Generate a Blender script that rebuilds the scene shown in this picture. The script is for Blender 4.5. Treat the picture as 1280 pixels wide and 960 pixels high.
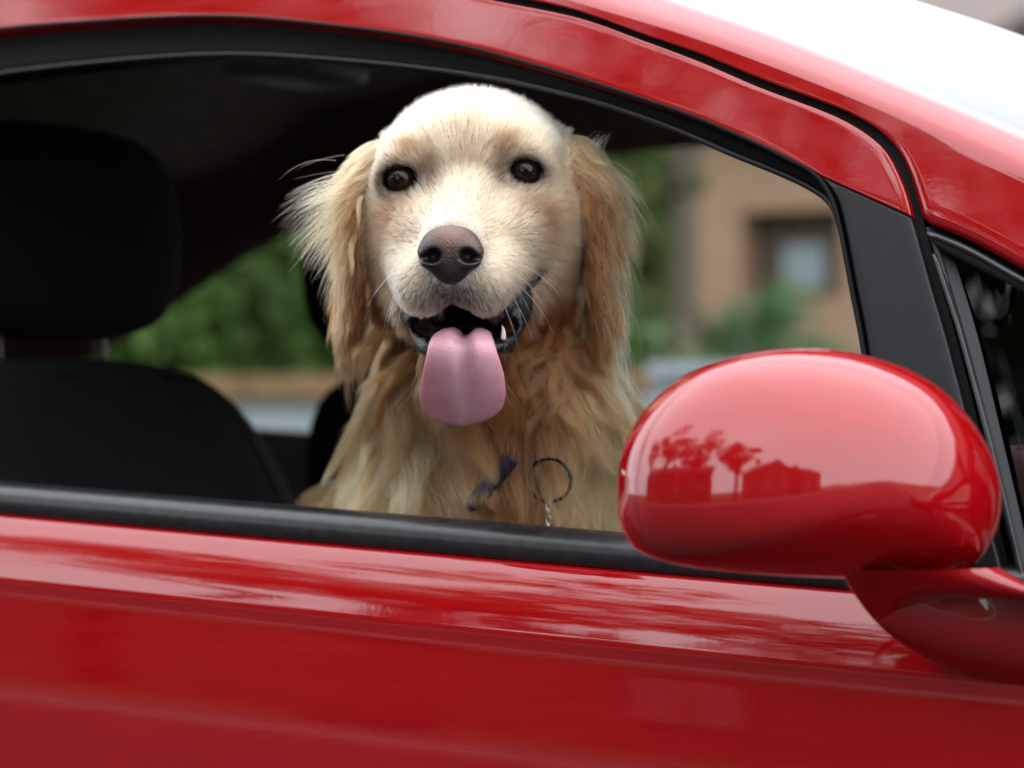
import bpy, bmesh, math, random
import numpy as np
from mathutils import Vector, Matrix, kdtree

# ------------------------------------------------------------------ scene, camera, light
for o in list(bpy.data.objects):
    bpy.data.objects.remove(o)
scene = bpy.context.scene
COL = scene.collection
RNG = np.random.default_rng(7)
random.seed(7)

YAW = math.radians(32.0)
FPX = 3675.0
CAM = np.array([1.116, -1.720, 1.017])
PITCH = math.atan(60 / FPX)
_Fh = np.array([-math.sin(YAW), math.cos(YAW), 0.0])
CR = np.array([math.cos(YAW), math.sin(YAW), 0.0])
CZ = np.array([0.0, 0.0, 1.0])
CD = _Fh * math.cos(PITCH) + CZ * math.sin(PITCH)
CU = np.cross(CR, CD)

cam = bpy.data.cameras.new("camera")
cam.sensor_width = 36.0
cam.lens = FPX / 1280 * 36.0
cam.clip_start = 0.05
cam.clip_end = 2000
cam.dof.use_dof = True
cam.dof.focus_distance = 2.0
cam.dof.aperture_fstop = cam.lens / 20.0
cam_ob = bpy.data.objects.new("camera", cam)
cam_ob.matrix_world = Matrix((
    (CR[0], CU[0], -CD[0], CAM[0]),
    (CR[1], CU[1], -CD[1], CAM[1]),
    (CR[2], CU[2], -CD[2], CAM[2]),
    (0, 0, 0, 1)))
COL.objects.link(cam_ob)
scene.camera = cam_ob

SUN_EL, SUN_AZ = math.radians(44), math.radians(-66)     # azimuth measured from +X towards +Y
world = bpy.data.worlds.new("World")
scene.world = world
world.use_nodes = True
wn, wl = world.node_tree.nodes, world.node_tree.links
wn.clear()
sky = wn.new("ShaderNodeTexSky")
sky.sky_type = 'NISHITA'
sky.sun_disc = False
sky.sun_elevation = SUN_EL
sky.sun_rotation = math.pi / 2 - SUN_AZ
sky.air_density = 1.0
sky.dust_density = 1.0
hs = wn.new("ShaderNodeHueSaturation")
hs.inputs['Saturation'].default_value = 0.35
mixw = wn.new("ShaderNodeMixRGB")
mixw.inputs[0].default_value = 0.88
mixw.inputs[2].default_value = (8.6, 9.2, 9.8, 1)        # even cloud cover
bg = wn.new("ShaderNodeBackground")
bg.inputs['Strength'].default_value = 0.15
wo = wn.new("ShaderNodeOutputWorld")
wl.new(sky.outputs[0], hs.inputs['Color'])
wl.new(hs.outputs[0], mixw.inputs[1])
wl.new(mixw.outputs[0], bg.inputs['Color'])
wl.new(bg.outputs[0], wo.inputs['Surface'])

sun = bpy.data.lights.new("sun", 'SUN')
sun.energy = 0.9
sun.angle = math.radians(172)
sun.color = (1.0, 0.96, 0.9)
sun_ob = bpy.data.objects.new("sun", sun)
sd = Vector((math.cos(SUN_EL) * math.cos(SUN_AZ), math.cos(SUN_EL) * math.sin(SUN_AZ), math.sin(SUN_EL)))
sun_ob.rotation_euler = (-sd).to_track_quat('-Z', 'Y').to_euler()
COL.objects.link(sun_ob)

vs = scene.view_settings
vs.view_transform = 'Standard'
vs.look = 'None'
vs.exposure = 1.3
vs.gamma = 1.0
vs.use_curve_mapping = False
scene.render.engine = 'CYCLES'
scene.cycles.use_denoising = True
scene.cycles.max_bounces = 14
scene.cycles.diffuse_bounces = 4
scene.cycles.glossy_bounces = 6
scene.cycles.transmission_bounces = 12
scene.cycles.transparent_max_bounces = 16
scene.cycles.sample_clamp_indirect = 6.0
scene.cycles.caustics_reflective = False
scene.cycles.caustics_refractive = False


# ------------------------------------------------------------------ geometry helpers
def ray(x, y):
    return CD + CR * (x - 640) / FPX + CU * (480 - y) / FPX


def at(x, y, depth):
    return CAM + ray(x, y) * depth


def side_y(x, z):
    """outer skin of the cabin side above the belt (leans inwards), y of the near side"""
    dz = z - 0.95
    y = 0.02 + (0.22 * dz + 0.14 * dz * dz if dz > 0 else 0.0)
    return y + (0.12 * x * x if x > 0 else 0.01 * x * x)


def hit(x, y, off=0.0):
    r = ray(x, y)
    t = 2.0
    for _ in range(50):
        P = CAM + r * t
        t -= (P[1] - side_y(P[0], P[2]) - off) / r[1] * 0.9
    return CAM + r * t


def hits(pts, off=0.0):
    return np.array([hit(x, y, off) for x, y in pts])


def resample(P, n):
    """smooth (Catmull-Rom) then even arc-length resampling"""
    P = np.asarray(P, float)
    if len(P) > 2:
        Q = np.vstack([2 * P[0] - P[1], P, 2 * P[-1] - P[-2]])
        out = []
        for i in range(1, len(Q) - 2):
            p0, p1, p2, p3 = Q[i - 1:i + 3]
            for t in np.linspace(0, 1, 12, endpoint=False):
                out.append(0.5 * (2 * p1 + (p2 - p0) * t + (2 * p0 - 5 * p1 + 4 * p2 - p3) * t * t + (3 * p1 - p0 - 3 * p2 + p3) * t ** 3))
        out.append(P[-1])
        P = np.array(out)
    d = np.r_[0, np.cumsum(np.linalg.norm(np.diff(P, axis=0), axis=1))]
    s = np.linspace(0, d[-1], n)
    return np.stack([np.interp(s, d, P[:, k]) for k in range(P.shape[1])], 1)


def link(name, me, mat=None, parent=None, smooth=True):
    o = bpy.data.objects.new(name, me)
    COL.objects.link(o)
    if mat is not None:
        me.materials.append(mat)
    if smooth and len(me.polygons):
        me.polygons.foreach_set('use_smooth', [True] * len(me.polygons))
    if parent is not None:
        o.parent = parent
        o.matrix_parent_inverse = parent.matrix_world.inverted()   # keep the child's world placement
    return o


def mesh(name, verts, faces, mat=None, parent=None, smooth=True):
    me = bpy.data.meshes.new(name)
    me.from_pydata([tuple(map(float, v)) for v in verts], [], [tuple(int(i) for i in f) for f in faces])
    me.update()
    return link(name, me, mat, parent, smooth)


def grid_faces(nu, nv, closed_u=False, closed_v=False):
    f = []
    for i in range(nu if closed_u else nu - 1):
        for j in range(nv if closed_v else nv - 1):
            a, b = i * nv + j, ((i + 1) % nu) * nv + j
            c, d = ((i + 1) % nu) * nv + (j + 1) % nv, i * nv + (j + 1) % nv
            f.append((a, b, c, d))
    return f


def outward(o, ref):
    """flip all faces when the mean normal points away from ref direction"""
    me = o.data
    n = np.zeros(3)
    for p in me.polygons:
        n += np.array(p.normal) * p.area
    if n @ np.array(ref) < 0:
        me.flip_normals()


def solid(o, t, bevel=0.0, seg=3):
    m = o.modifiers.new('solid', 'SOLIDIFY')
    m.thickness = t
    m.offset = -1
    if bevel:
        b = o.modifiers.new('bevel', 'BEVEL')
        b.width = bevel
        b.segments = seg
        b.limit_method = 'ANGLE'
        b.angle_limit = math.radians(50)
    return o


def ruled(name, A, B, n, m, mat, parent, ref=(0, -1, 0), thick=0.0, bevel=0.0, bulge=0.0, onskin=None):
    A, B = resample(A, n), resample(B, n)
    V = []
    for j in range(m):
        t = j / (m - 1)
        P = A * (1 - t) + B * t
        P = P + np.array(ref) / np.linalg.norm(ref) * bulge * math.sin(math.pi * t)
        if onskin is not None:
            for q in P:
                q[1] = side_y(q[0], q[2]) + onskin
        V.append(P)
    V = np.stack(V, 1).reshape(-1, 3)
    o = mesh(name, V, grid_faces(n, m), mat, parent)
    outward(o, ref)
    if thick:
        solid(o, thick, bevel)
    return o


def tube(name, path, rad, mat, parent=None, seg=10, n=None, flat=1.0, caps=True):
    P = resample(path, n) if n else np.asarray(path, float)
    n = len(P)
    T = np.gradient(P, axis=0)
    T /= np.linalg.norm(T, axis=1)[:, None] + 1e-12
    up = np.array([0, 0, 1.0]) if abs(T[0][2]) < 0.9 else np.array([1.0, 0, 0])
    V = []
    r = np.broadcast_to(np.asarray(rad, float), (n,))
    for i in range(n):
        s = np.cross(T[i], up)
        s /= np.linalg.norm(s) + 1e-12
        u = np.cross(s, T[i])
        for k in range(seg):
            a = 2 * math.pi * k / seg
            V.append(P[i] + (s * math.cos(a) * flat + u * math.sin(a)) * r[i])
    F = grid_faces(n, seg, closed_v=True)
    if caps:
        F.append(tuple(range(seg)))
        F.append(tuple(reversed(range((n - 1) * seg, n * seg))))
    return mesh(name, V, F, mat, parent)


def superell(name, c, r, e1, e2, mat, parent, M=None, nu=20, nv=32, fn=None):
    def sp(v, e):
        return math.copysign(abs(v) ** e, v)
    V = []
    for i in range(nu + 1):
        th = -math.pi / 2 + math.pi * i / nu
        for j in range(nv):
            ph = 2 * math.pi * j / nv
            p = np.array([sp(math.cos(th), e1) * sp(math.cos(ph), e2), sp(math.cos(th), e1) * sp(math.sin(ph), e2), sp(math.sin(th), e1)]) * r
            if fn:
                p = fn(p)
            V.append(p)
    V = np.array(V)
    if M is not None:
        V = V @ np.array(M).T
    V = V + np.array(c)
    return mesh(name, V, grid_faces(nu + 1, nv, closed_v=True), mat, parent)


def box_bm(bm, c, s, rz=0.0):
    m = Matrix.Translation(Vector([float(v) for v in c])) @ Matrix.Rotation(rz, 4, 'Z') @ Matrix.Diagonal((float(s[0]), float(s[1]), float(s[2]), 1))
    bmesh.ops.create_cube(bm, size=1.0, matrix=m)


def box(name, c, s, mat, parent=None, rz=0.0, bevel=0.0):
    bm = bmesh.new()
    box_bm(bm, c, s, rz)
    me = bpy.data.meshes.new(name)
    bm.to_mesh(me)
    bm.free()
    o = link(name, me, mat, parent, smooth=False)
    if bevel:
        b = o.modifiers.new('bevel', 'BEVEL')
        b.width = bevel
        b.segments = 2
    return o


def empty(name, loc=(0, 0, 0)):
    o = bpy.data.objects.new(name, None)
    COL.objects.link(o)
    o.location = loc
    o.matrix_world = Matrix.Translation(Vector([float(v) for v in loc]))
    return o


def tag(o, label=None, cat=None, group=None, kind=None):
    if label:
        o['label'] = label
    if cat:
        o['category'] = cat
    if group:
        o['group'] = group
    if kind:
        o['kind'] = kind
    return o


# ------------------------------------------------------------------ materials
def newmat(name):
    m = bpy.data.materials.new(name)
    m.use_nodes = True
    return m, m.node_tree.nodes, m.node_tree.links, m.node_tree.nodes['Principled BSDF']


def plain(name, col, rough=0.5, metal=0.0, noise=None, bump=None, coat=0.0, spec=0.5, vary=0.25):
    m, n, l, p = newmat(name)
    p.inputs['Base Color'].default_value = (*col, 1)
    p.inputs['Roughness'].default_value = rough
    p.inputs['Metallic'].default_value = metal
    p.inputs['Coat Weight'].default_value = coat
    p.inputs['Specular IOR Level'].default_value = spec
    tc = n.new('ShaderNodeTexCoord')
    if noise:
        t = n.new('ShaderNodeTexNoise')
        t.inputs['Scale'].default_value = noise
        t.inputs['Detail'].default_value = 6
        l.new(tc.outputs['Object'], t.inputs['Vector'])
        r = n.new('ShaderNodeMapRange')
        r.inputs['From Min'].default_value = 0.3
        r.inputs['From Max'].default_value = 0.7
        r.inputs['To Min'].default_value = 1 - vary
        r.inputs['To Max'].default_value = 1 + vary
        l.new(t.outputs['Fac'], r.inputs['Value'])
        mx = n.new('ShaderNodeVectorMath')
        mx.operation = 'SCALE'
        mx.inputs[0].default_value = col
        l.new(r.outputs[0], mx.inputs['Scale'])
        l.new(mx.outputs[0], p.inputs['Base Color'])
    if bump:
        t = n.new('ShaderNodeTexNoise')
        t.inputs['Scale'].default_value = bump[0]
        t.inputs['Detail'].default_value = 4
        l.new(tc.outputs['Object'], t.inputs['Vector'])
        b = n.new('ShaderNodeBump')
        b.inputs['Strength'].default_value = bump[1]
        b.inputs['Distance'].default_value = bump[2]
        l.new(t.outputs['Fac'], b.inputs['Height'])
        l.new(b.outputs[0], p.inputs['Normal'])
    return m


def paint_mat():
    m, n, l, p = newmat('red_car_paint')
    p.inputs['Roughness'].default_value = 0.42
    p.inputs['Coat Weight'].default_value = 1.0
    p.inputs['Coat IOR'].default_value = 1.62
    p.inputs['Specular IOR Level'].default_value = 0.0
    tc = n.new('ShaderNodeTexCoord')
    # fine metallic fleck and faint road dust, stretched by wiping along the car
    mp = n.new('ShaderNodeMapping')
    mp.inputs['Scale'].default_value = (3, 12, 30)
    l.new(tc.outputs['Object'], mp.inputs['Vector'])
    t = n.new('ShaderNodeTexNoise')
    t.inputs['Scale'].default_value = 4
    t.inputs['Detail'].default_value = 8
    t.inputs['Roughness'].default_value = 0.65
    l.new(mp.outputs[0], t.inputs['Vector'])
    r = n.new('ShaderNodeMapRange')
    r.inputs['From Min'].default_value = 0.35
    r.inputs['From Max'].default_value = 0.8
    r.inputs['To Min'].default_value = 0.02
    r.inputs['To Max'].default_value = 0.10
    l.new(t.outputs['Fac'], r.inputs['Value'])
    l.new(r.outputs[0], p.inputs['Coat Roughness'])
    cr = n.new('ShaderNodeMixRGB')
    cr.inputs[1].default_value = (0.27, 0.0008, 0.003, 1)
    cr.inputs[2].default_value = (0.31, 0.0022, 0.005, 1)
    r2 = n.new('ShaderNodeMapRange')
    r2.inputs['From Min'].default_value = 0.45
    r2.inputs['From Max'].default_value = 0.8
    l.new(t.outputs['Fac'], r2.inputs['Value'])
    l.new(r2.outputs[0], cr.inputs[0])
    td = n.new('ShaderNodeTexNoise'); td.inputs['Scale'].default_value = 900; td.inputs['Detail'].default_value = 2
    l.new(tc.outputs['Object'], td.inputs['Vector'])
    rd = n.new('ShaderNodeMapRange'); rd.inputs['From Min'].default_value = 0.60; rd.inputs['From Max'].default_value = 0.80; rd.inputs['To Max'].default_value = 0.10
    l.new(td.outputs['Fac'], rd.inputs['Value'])
    dm = n.new('ShaderNodeMixRGB'); dm.inputs[2].default_value = (0.30, 0.22, 0.18, 1)
    l.new(rd.outputs[0], dm.inputs[0]); l.new(cr.outputs[0], dm.inputs[1])
    l.new(dm.outputs[0], p.inputs['Base Color'])
    # orange peel of the lacquer plus wiping streaks
    t2 = n.new('ShaderNodeTexNoise')
    t2.inputs['Scale'].default_value = 140
    t2.inputs['Detail'].default_value = 1
    l.new(tc.outputs['Object'], t2.inputs['Vector'])
    ad = n.new('ShaderNodeMath')
    ad.operation = 'MULTIPLY_ADD'
    ad.inputs[1].default_value = 1.6
    l.new(t.outputs['Fac'], ad.inputs[0])
    l.new(t2.outputs['Fac'], ad.inputs[2])
    b = n.new('ShaderNodeBump')
    b.inputs['Strength'].default_value = 0.012
    b.inputs['Distance'].default_value = 0.002
    l.new(ad.outputs[0], b.inputs['Height'])
    l.new(b.outputs[0], p.inputs['Coat Normal'])
    return m


def glass_mat(name, tint, refl=1.0):
    """thin pane: clear transmission tinted by the glass, mirror reflection by Fresnel"""
    m, n, l, p = newmat(name)
    n.remove(p)
    out = n['Material Output']
    tr = n.new('ShaderNodeBsdfTransparent')
    tr.inputs[0].default_value = (*tint, 1)
    gl = n.new('ShaderNodeBsdfGlossy')
    gl.inputs['Roughness'].default_value = 0.01
    gl.inputs['Color'].default_value = (refl, refl, refl, 1)
    fr = n.new('ShaderNodeFresnel')
    fr.inputs[0].default_value = 1.52
    mx = n.new('ShaderNodeMixShader')
    l.new(fr.outputs[0], mx.inputs[0])
    l.new(tr.outputs[0], mx.inputs[1])
    l.new(gl.outputs[0], mx.inputs[2])
    l.new(mx.outputs[0], out.inputs['Surface'])
    return m


M = {}
M['paint'] = paint_mat()
M['rubber'] = plain('black_rubber', (0.004, 0.004, 0.004), 0.6, bump=(260, 0.15, 0.001), spec=0.12)
M['gloss_seal'] = plain('black_seal_strip', (0.010, 0.010, 0.012), 0.32, noise=110, bump=(160, 0.14, 0.001), vary=0.7)
M['trim'] = plain('satin_black_trim', (0.006, 0.0065, 0.009), 0.42, noise=60, bump=(700, 0.12, 0.0006), vary=0.1, spec=0.32)
M['plastic'] = plain('dark_plastic', (0.022, 0.022, 0.024), 0.55, bump=(500, 0.3, 0.0008))
M['fabric'] = plain('black_seat_fabric', (0.0035, 0.004, 0.005), 0.95, spec=0.15, noise=12, bump=(900, 0.5, 0.0008))
M['stitch'] = plain('red_stitching', (0.010, 0.002, 0.002), 0.9, spec=0.08)
M['liner'] = plain('charcoal_headliner', (0.20, 0.185, 0.165), 0.95, noise=40, bump=(800, 0.4, 0.0006))
M['liner_light'] = plain('grey_lamp_lens', (0.10, 0.11, 0.12), 0.5)
M['chrome'] = plain('steel', (0.55, 0.55, 0.56), 0.22, metal=1.0)
M['post_metal'] = plain('dull_steel', (0.10, 0.095, 0.085), 0.45, metal=0.6)
M['dark_glass'] = glass_mat('dark_tinted_glass', (0.02, 0.02, 0.02))
M['clear_glass'] = glass_mat('clear_car_glass', (0.88, 0.92, 0.90))
M['screen_glass'] = glass_mat('windscreen_glass', (0.55, 0.6, 0.58))
M['mirror'] = plain('mirror_silver', (0.8, 0.8, 0.8), 0.02, metal=1.0)
M['tyre'] = plain('tyre_rubber', (0.02, 0.02, 0.02), 0.8, bump=(60, 0.3, 0.002))
M['alloy'] = plain('wheel_alloy', (0.5, 0.5, 0.52), 0.3, metal=1.0)

# ------------------------------------------------------------------ ground
def sheet(name, x0, x1, y0, y1, z, mat, n=2):
    xs, ys = np.linspace(x0, x1, n), np.linspace(y0, y1, n)
    V = [(x, y, z) for x in xs for y in ys]
    o = mesh(name, V, grid_faces(n, n), mat, None, False)
    outward(o, (0, 0, 1))
    return tag(o, kind='structure')


M['grass'] = plain('mown_grass', (0.045, 0.085, 0.02), 0.9, noise=3, vary=0.4, bump=(60, 0.6, 0.02))
M['asphalt'] = plain('asphalt', (0.030, 0.030, 0.032), 0.85, noise=6, bump=(250, 0.6, 0.006))
M['paving'] = plain('asphalt_footway', (0.07, 0.068, 0.066), 0.85, noise=4, vary=0.12, bump=(120, 0.3, 0.003))
M['kerb'] = plain('kerb_stone', (0.28, 0.28, 0.27), 0.8, noise=9, vary=0.15)
M['line'] = plain('road_marking', (0.75, 0.75, 0.72), 0.7, noise=14, vary=0.12)
sheet('ground', -600, 600, -600, 600, 0.0, M['grass'])
sheet('road', -300, 300, -6.2, 2.3, 0.004, M['asphalt'])
for nm, y0, y1 in (('near', -8.4, -6.35), ('far', 2.45, 4.4)):
    o = box('pavement', (0, (y0 + y1) / 2, 0.06), (600, y1 - y0, 0.12), M['paving'])
    tag(o, kind='structure')
for y in (-6.275, 2.375):
    o = box('kerb', (0, y, 0.065), (600, 0.15, 0.13), M['kerb'], bevel=0.02)
    tag(o, kind='structure')

# ------------------------------------------------------------------ the car
W = 1.48                                       # far side is y -> W - y
car = empty('car', (-0.4, W / 2, 0.0))
tag(car, 'glossy red hatchback with its side window wound down', 'car')
PT = M['paint']

# outlines seen in the photograph, laid on the real skin of the cabin side
L1 = hits([(-330, 120), (-200, 78), (-100, 55), (0, 39), (120, 29), (240, 23), (337, 25.5), (480, 41), (578, 58), (649, 76), (719, 96), (800, 122), (875, 148), (950, 180), (995, 202), (1025, 219)])
L3 = hits([(-330, 40), (-200, -2), (-100, -22), (0, -36), (120, -50), (240, -56), (337, -55), (480, -35), (560, -14), (615, 0), (719, 21), (800, 49), (875, 77), (950, 109), (1025, 137), (1062, 154), (1092, 174), (1111, 195), (1130, 236), (1139, 270)])
L4 = hits([(-330, 30), (-200, -12), (-100, -33), (0, -47), (120, -61), (240, -67), (337, -66), (480, -46), (560, -25), (615, -10), (719, 13), (800, 42), (875, 68), (950, 99), (1025, 127), (1062, 142), (1100, 165), (1126, 195), (1141, 232), (1152, 272)])
RIDGE = hits([(-330, -10), (-200, -55), (0, -92), (240, -112), (400, -98), (540, -58), (640, -25), (713, 0), (840, 37), (950, 75), (1100, 135), (1280, 214), (1450, 300), (1640, 405)], 0.004)
SCREEN_EDGE = hits([(-330, -45), (-200, -92), (0, -132), (240, -152), (440, -133), (620, -83), (760, -38), (860, 0), (987, 45), (1137, 105), (1280, 165), (1450, 240), (1640, 330)], 0.055)
L5 = hits([(1154, 277), (1212, 301), (1280, 338), (1450, 430), (1640, 540)])

# -- near door: skin below the belt
xs = np.linspace(-0.80, 0.47, 90)


def z_belt(x):
    return 0.9275 - 0.0535 * x


def door_profile(x, bulge=1.0):
    """(y, z) down the outer skin from the belt seal: a shoulder turning over a crease, then the face"""
    zb = z_belt(x)
    top_y = 0.02 + (0.12 * x * x if x > 0 else 0.01 * x * x) - 0.002
    pts = [(top_y + 0.012, zb + 0.003), (top_y + 0.004, zb + 0.002)]
    hc = 0.044
    y, n = top_y, 9
    for k in range(n):
        t = k / (n - 1)
        pts.append((y, zb - hc * t))
        tilt = math.radians(36 - 27 * t)
        y -= math.tan(tilt) * hc / (n - 1)
    zc = zb - hc
    # crease: tight radius, then the face that slowly turns under
    z = zc
    for dz, tl in ((0.003, 3), (0.004, -8), (0.006, -6), (0.012, 3), (0.02, 5), (0.03, 3), (0.04, 0), (0.06, -4), (0.08, -6), (0.10, -7), (0.10, -9), (0.08, -14), (0.06, -22)):
        z -= dz
        y -= math.tan(math.radians(tl)) * dz
        pts.append((y, z))
    return pts


def side_skin(name, xs, mat, parent, far=False, thick=0.02):
    P = []
    for x in xs:
        for (y, z) in door_profile(x):
            P.append((x, W - y if far else y, z))
    m = len(door_profile(0.0))
    o = mesh(name, P, grid_faces(len(xs), m), mat, parent)
    outward(o, (0, 1 if far else -1, 0))
    solid(o, thick)
    return o


door = side_skin('door', xs, PT, car)
frame = ruled('window_frame', L1, L3, 150, 9, PT, door, thick=0.03, bevel=0.003, onskin=0.0)

# black seal inside the frame: a deep reveal from the red edge to the opening
L2a = hits([(-330, 178), (-200, 134), (-100, 110), (0, 92), (120, 78), (240, 69), (337, 69), (480, 80), (578, 92), (649, 104), (750, 129), (840, 160), (912, 191), (969, 214), (1010, 233), (1036, 252), (1049, 278), (1066, 360), (1081, 440), (1094, 560), (1108, 735)], 0.012)
L1b = hits([(-330, 118), (-200, 76), (-100, 53), (0, 37), (120, 27), (240, 21), (337, 23.5), (480, 39), (578, 56), (649, 74), (719, 94), (800, 120), (875, 146), (950, 178), (995, 200), (1025, 217), (1044, 243), (1055, 277), (1071, 360), (1086, 440), (1099, 560), (1113, 735)], 0.008)
def nearest_on(P, Q):
    return np.array([P[np.argmin(np.linalg.norm(P - q, axis=1))] for q in Q])
sB = resample(L2a, 170)
sA = nearest_on(resample(L1b, 1200), sB)
V = []
for qa, qb in zip(sA, sB):
    for q in (qa + (0, 0.004, 0), qa, qa * 0.7 + qb * 0.3 + (0, 0.006, 0), qa * 0.35 + qb * 0.65 + (0, 0.010, 0), qb + (0, 0.001, 0), qb + (0, 0.012, 0), qb + (0, 0.05, 0)):
        V.append(q)
seal = mesh('window_seal', V, grid_faces(170, 7), M['rubber'], door)
outward(seal, (0, -1, 0))
tube('seal_lip', resample(L2a, 170), 0.0022, M['trim'], door, 8)
tube('seal_bead', resample(L1b, 170) + np.array([0, -0.0085, -0.001]), 0.0016, M['rubber'], door, 8)

# black trim on the front post of the door
TL = hits([(1024, 218), (1043, 243), (1054, 277), (1070, 360), (1085, 440), (1098, 560), (1112, 742)], 0.001)
TR = hits([(1138, 270), (1150, 310), (1164, 360), (1187, 440), (1222, 580), (1264, 760)], 0.001)
ruled('post_trim', TL, TR, 60, 8, M['trim'], door, thick=0.02, bevel=0.003, onskin=0.0015)

# belt seal: rounded black strip along the top of the door skin
bt = [(0, 616), (200, 631), (400, 647), (600, 661), (791, 677), (1000, 696), (1219, 718), (1300, 727)]
bx = np.linspace(-0.80, 0.46, 80)
prof = [(0.030, 0.0235), (0.022, 0.026), (0.012, 0.0255), (0.005, 0.023), (-0.001, 0.018), (-0.003, 0.011), (-0.002, 0.004), (0.002, 0.0005), (0.03, 0.0)]
V = []
for x in bx:
    ty = 0.02 + (0.12 * x * x if x > 0 else 0.01 * x * x)
    for (py, pz) in prof:
        V.append((x, ty + py, z_belt(x) + pz))
o = mesh('belt_seal', V, grid_faces(len(bx), len(prof)), M['gloss_seal'], door)
outward(o, (0, -1, 0.3))
V = []
for x in bx:
    ty = 0.02 + (0.12 * x * x if x > 0 else 0.01 * x * x)
    for (py, pz) in [(0.030, 0.010), (0.032, 0.018), (0.036, 0.020), (0.050, 0.016), (0.058, 0.0), (0.062, -0.25), (0.062, -0.50)]:
        V.append((x, ty + py, z_belt(x) + pz))
o = mesh('door_card', V, grid_faces(len(bx), 7), M['plastic'], door)
outward(o, (0, 1, 0))
# pull handle at the rear of the door
hx = -0.66
tube('door_handle', [(hx - 0.09, -0.012, 0.815), (hx - 0.07, -0.035, 0.817), (hx, -0.045, 0.818), (hx + 0.07, -0.035, 0.817), (hx + 0.09, -0.012, 0.815)], 0.011, PT, door, 10, 24)

# -- door gap and body side rail (front post and roof rail)
g3, g4 = resample(L3, 150), resample(L4, 150)
ruled('door_gap_seal', g3 + (g3 - g4) * 1.5, g4 + (g4 - g3) * 1.5, 150, 3, M['rubber'], car, onskin=0.010)
gap2 = hits([(1138, 268), (1164, 360), (1187, 440), (1222, 580), (1264, 760)], 0.008)
gap3 = hits([(1153, 270), (1176, 355), (1200, 440), (1234, 580), (1276, 760)], 0.008)
ruled('door_gap_seal', gap2, gap3, 40, 3, M['rubber'], car, onskin=0.008)
low = np.vstack([resample(L4, 110), resample(L5, 60)[1:]])
rail_ridge = resample(RIDGE, 169)
# ridge parameter follows the lower edge so that the rungs stay upright
d_low = np.r_[0, np.cumsum(np.linalg.norm(np.diff(low, axis=0), axis=1))]
xr = np.interp(np.linspace(0, 1, 169), [0, 0.55, 0.655, 0.72, 1], [rail_ridge[0, 0], 0.02, 0.235, 0.30, rail_ridge[-1, 0]])
def by_x(P, x):
    i = np.argsort(P[:, 0])
    return np.stack([x] + [np.interp(x, P[i, 0], P[i, k]) for k in (1, 2)], 1)
def refine(P):
    return resample(P, 400)
ridge_x = by_x(refine(RIDGE), np.maximum.accumulate(np.interp(low[:, 0], [low[:, 0].min(), 0.20, 0.305, 0.32, low[:, 0].max()], [rail_ridge[0, 0], 0.19, 0.325, 0.345, rail_ridge[-1, 0]])))
scr_x = by_x(refine(SCREEN_EDGE), ridge_x[:, 0] + np.linspace(0.0, 0.02, len(low)))
nlow = len(low)
rows = []
for j, t in enumerate(np.linspace(0, 1, 9)):
    P = low * (1 - t) + ridge_x * t
    for q in P:
        q[1] = side_y(q[0], q[2]) + 0.001
    if j == 0:
        R0 = P.copy()
        R0[:, 1] += 0.012
        rows.append(R0)
        R1 = P.copy(); R1[:, 1] += 0.002
        rows.append(R1)
        continue
    rows.append(P)
last = rows[-1]
for t in np.linspace(0, 1, 7)[1:]:
    P = last * (1 - t) + scr_x * t
    P[:, 2] += 0.010 * math.sin(math.pi * t) * 0.6
    rows.append(P)
R9 = scr_x.copy(); R9[:, 2] -= 0.008; R9[:, 1] += 0.004
rows.append(R9)
RV = np.stack(rows, 1)
def rail(name, far):
    V = RV.reshape(-1, 3).copy()
    if far:
        V[:, 1] = W - V[:, 1]
    o = mesh(name, V, grid_faces(nlow, len(rows)), PT, car)
    outward(o, (0, 1 if far else -1, 0.6))
    solid(o, 0.004)
    return o
rail('side_rail', False)
rail('side_rail', True)

# -- roof and windscreen: swept across the car between the two edges, crowned
def across(name, E, mat, crown, fwd, ref, thick, inset=0.004, drop=0.0, nv=31):
    V = []
    for p in E:
        y0, y1 = p[1] + inset, W - p[1] - inset
        for k in range(nv):
            t = k / (nv - 1)
            c = 1 - (2 * t - 1) ** 2
            c2 = 1 - abs(2 * t - 1) ** 3
            V.append((p[0] + fwd * c2, y0 + (y1 - y0) * t, p[2] + crown * c - drop))
    o = mesh(name, V, grid_faces(len(E), nv), mat, car)
    outward(o, ref)
    if thick:
        solid(o, thick)
    return o


sx = refine(SCREEN_EDGE)
HEAD_X = -0.17
roof_e = by_x(sx, np.linspace(sx[0, 0], HEAD_X, 40))
rear_e = np.array([[-2.05, 0.20, 1.18], [-1.9, 0.19, 1.25], [-1.6, 0.185, 1.325], [-1.2, 0.19, 1.385], [roof_e[0, 0] - 0.04, roof_e[0, 1], roof_e[0, 2] + 0.002]])
rear_e[:, 1] = 0.20
full_e = np.vstack([resample(rear_e, 30), roof_e])
across('roof', full_e, PT, 0.035, 0.0, (0, 0, 1), 0.01)
scr_e = by_x(sx, np.linspace(HEAD_X + 0.004, sx[-1, 0], 50))
ext = scr_e[-1] + (scr_e[-1] - scr_e[-8]) / np.linalg.norm(scr_e[-1] - scr_e[-8]) * np.linspace(0.02, 0.42, 16)[:, None]
ext[:, 1] = scr_e[-1, 1] - np.linspace(0.0, 0.05, 16)
scr_e = np.vstack([scr_e, ext])
across('windscreen', scr_e, M['screen_glass'], 0.030, 0.05, (1, 0, 1), 0.0, 0.006, 0.004)
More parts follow.
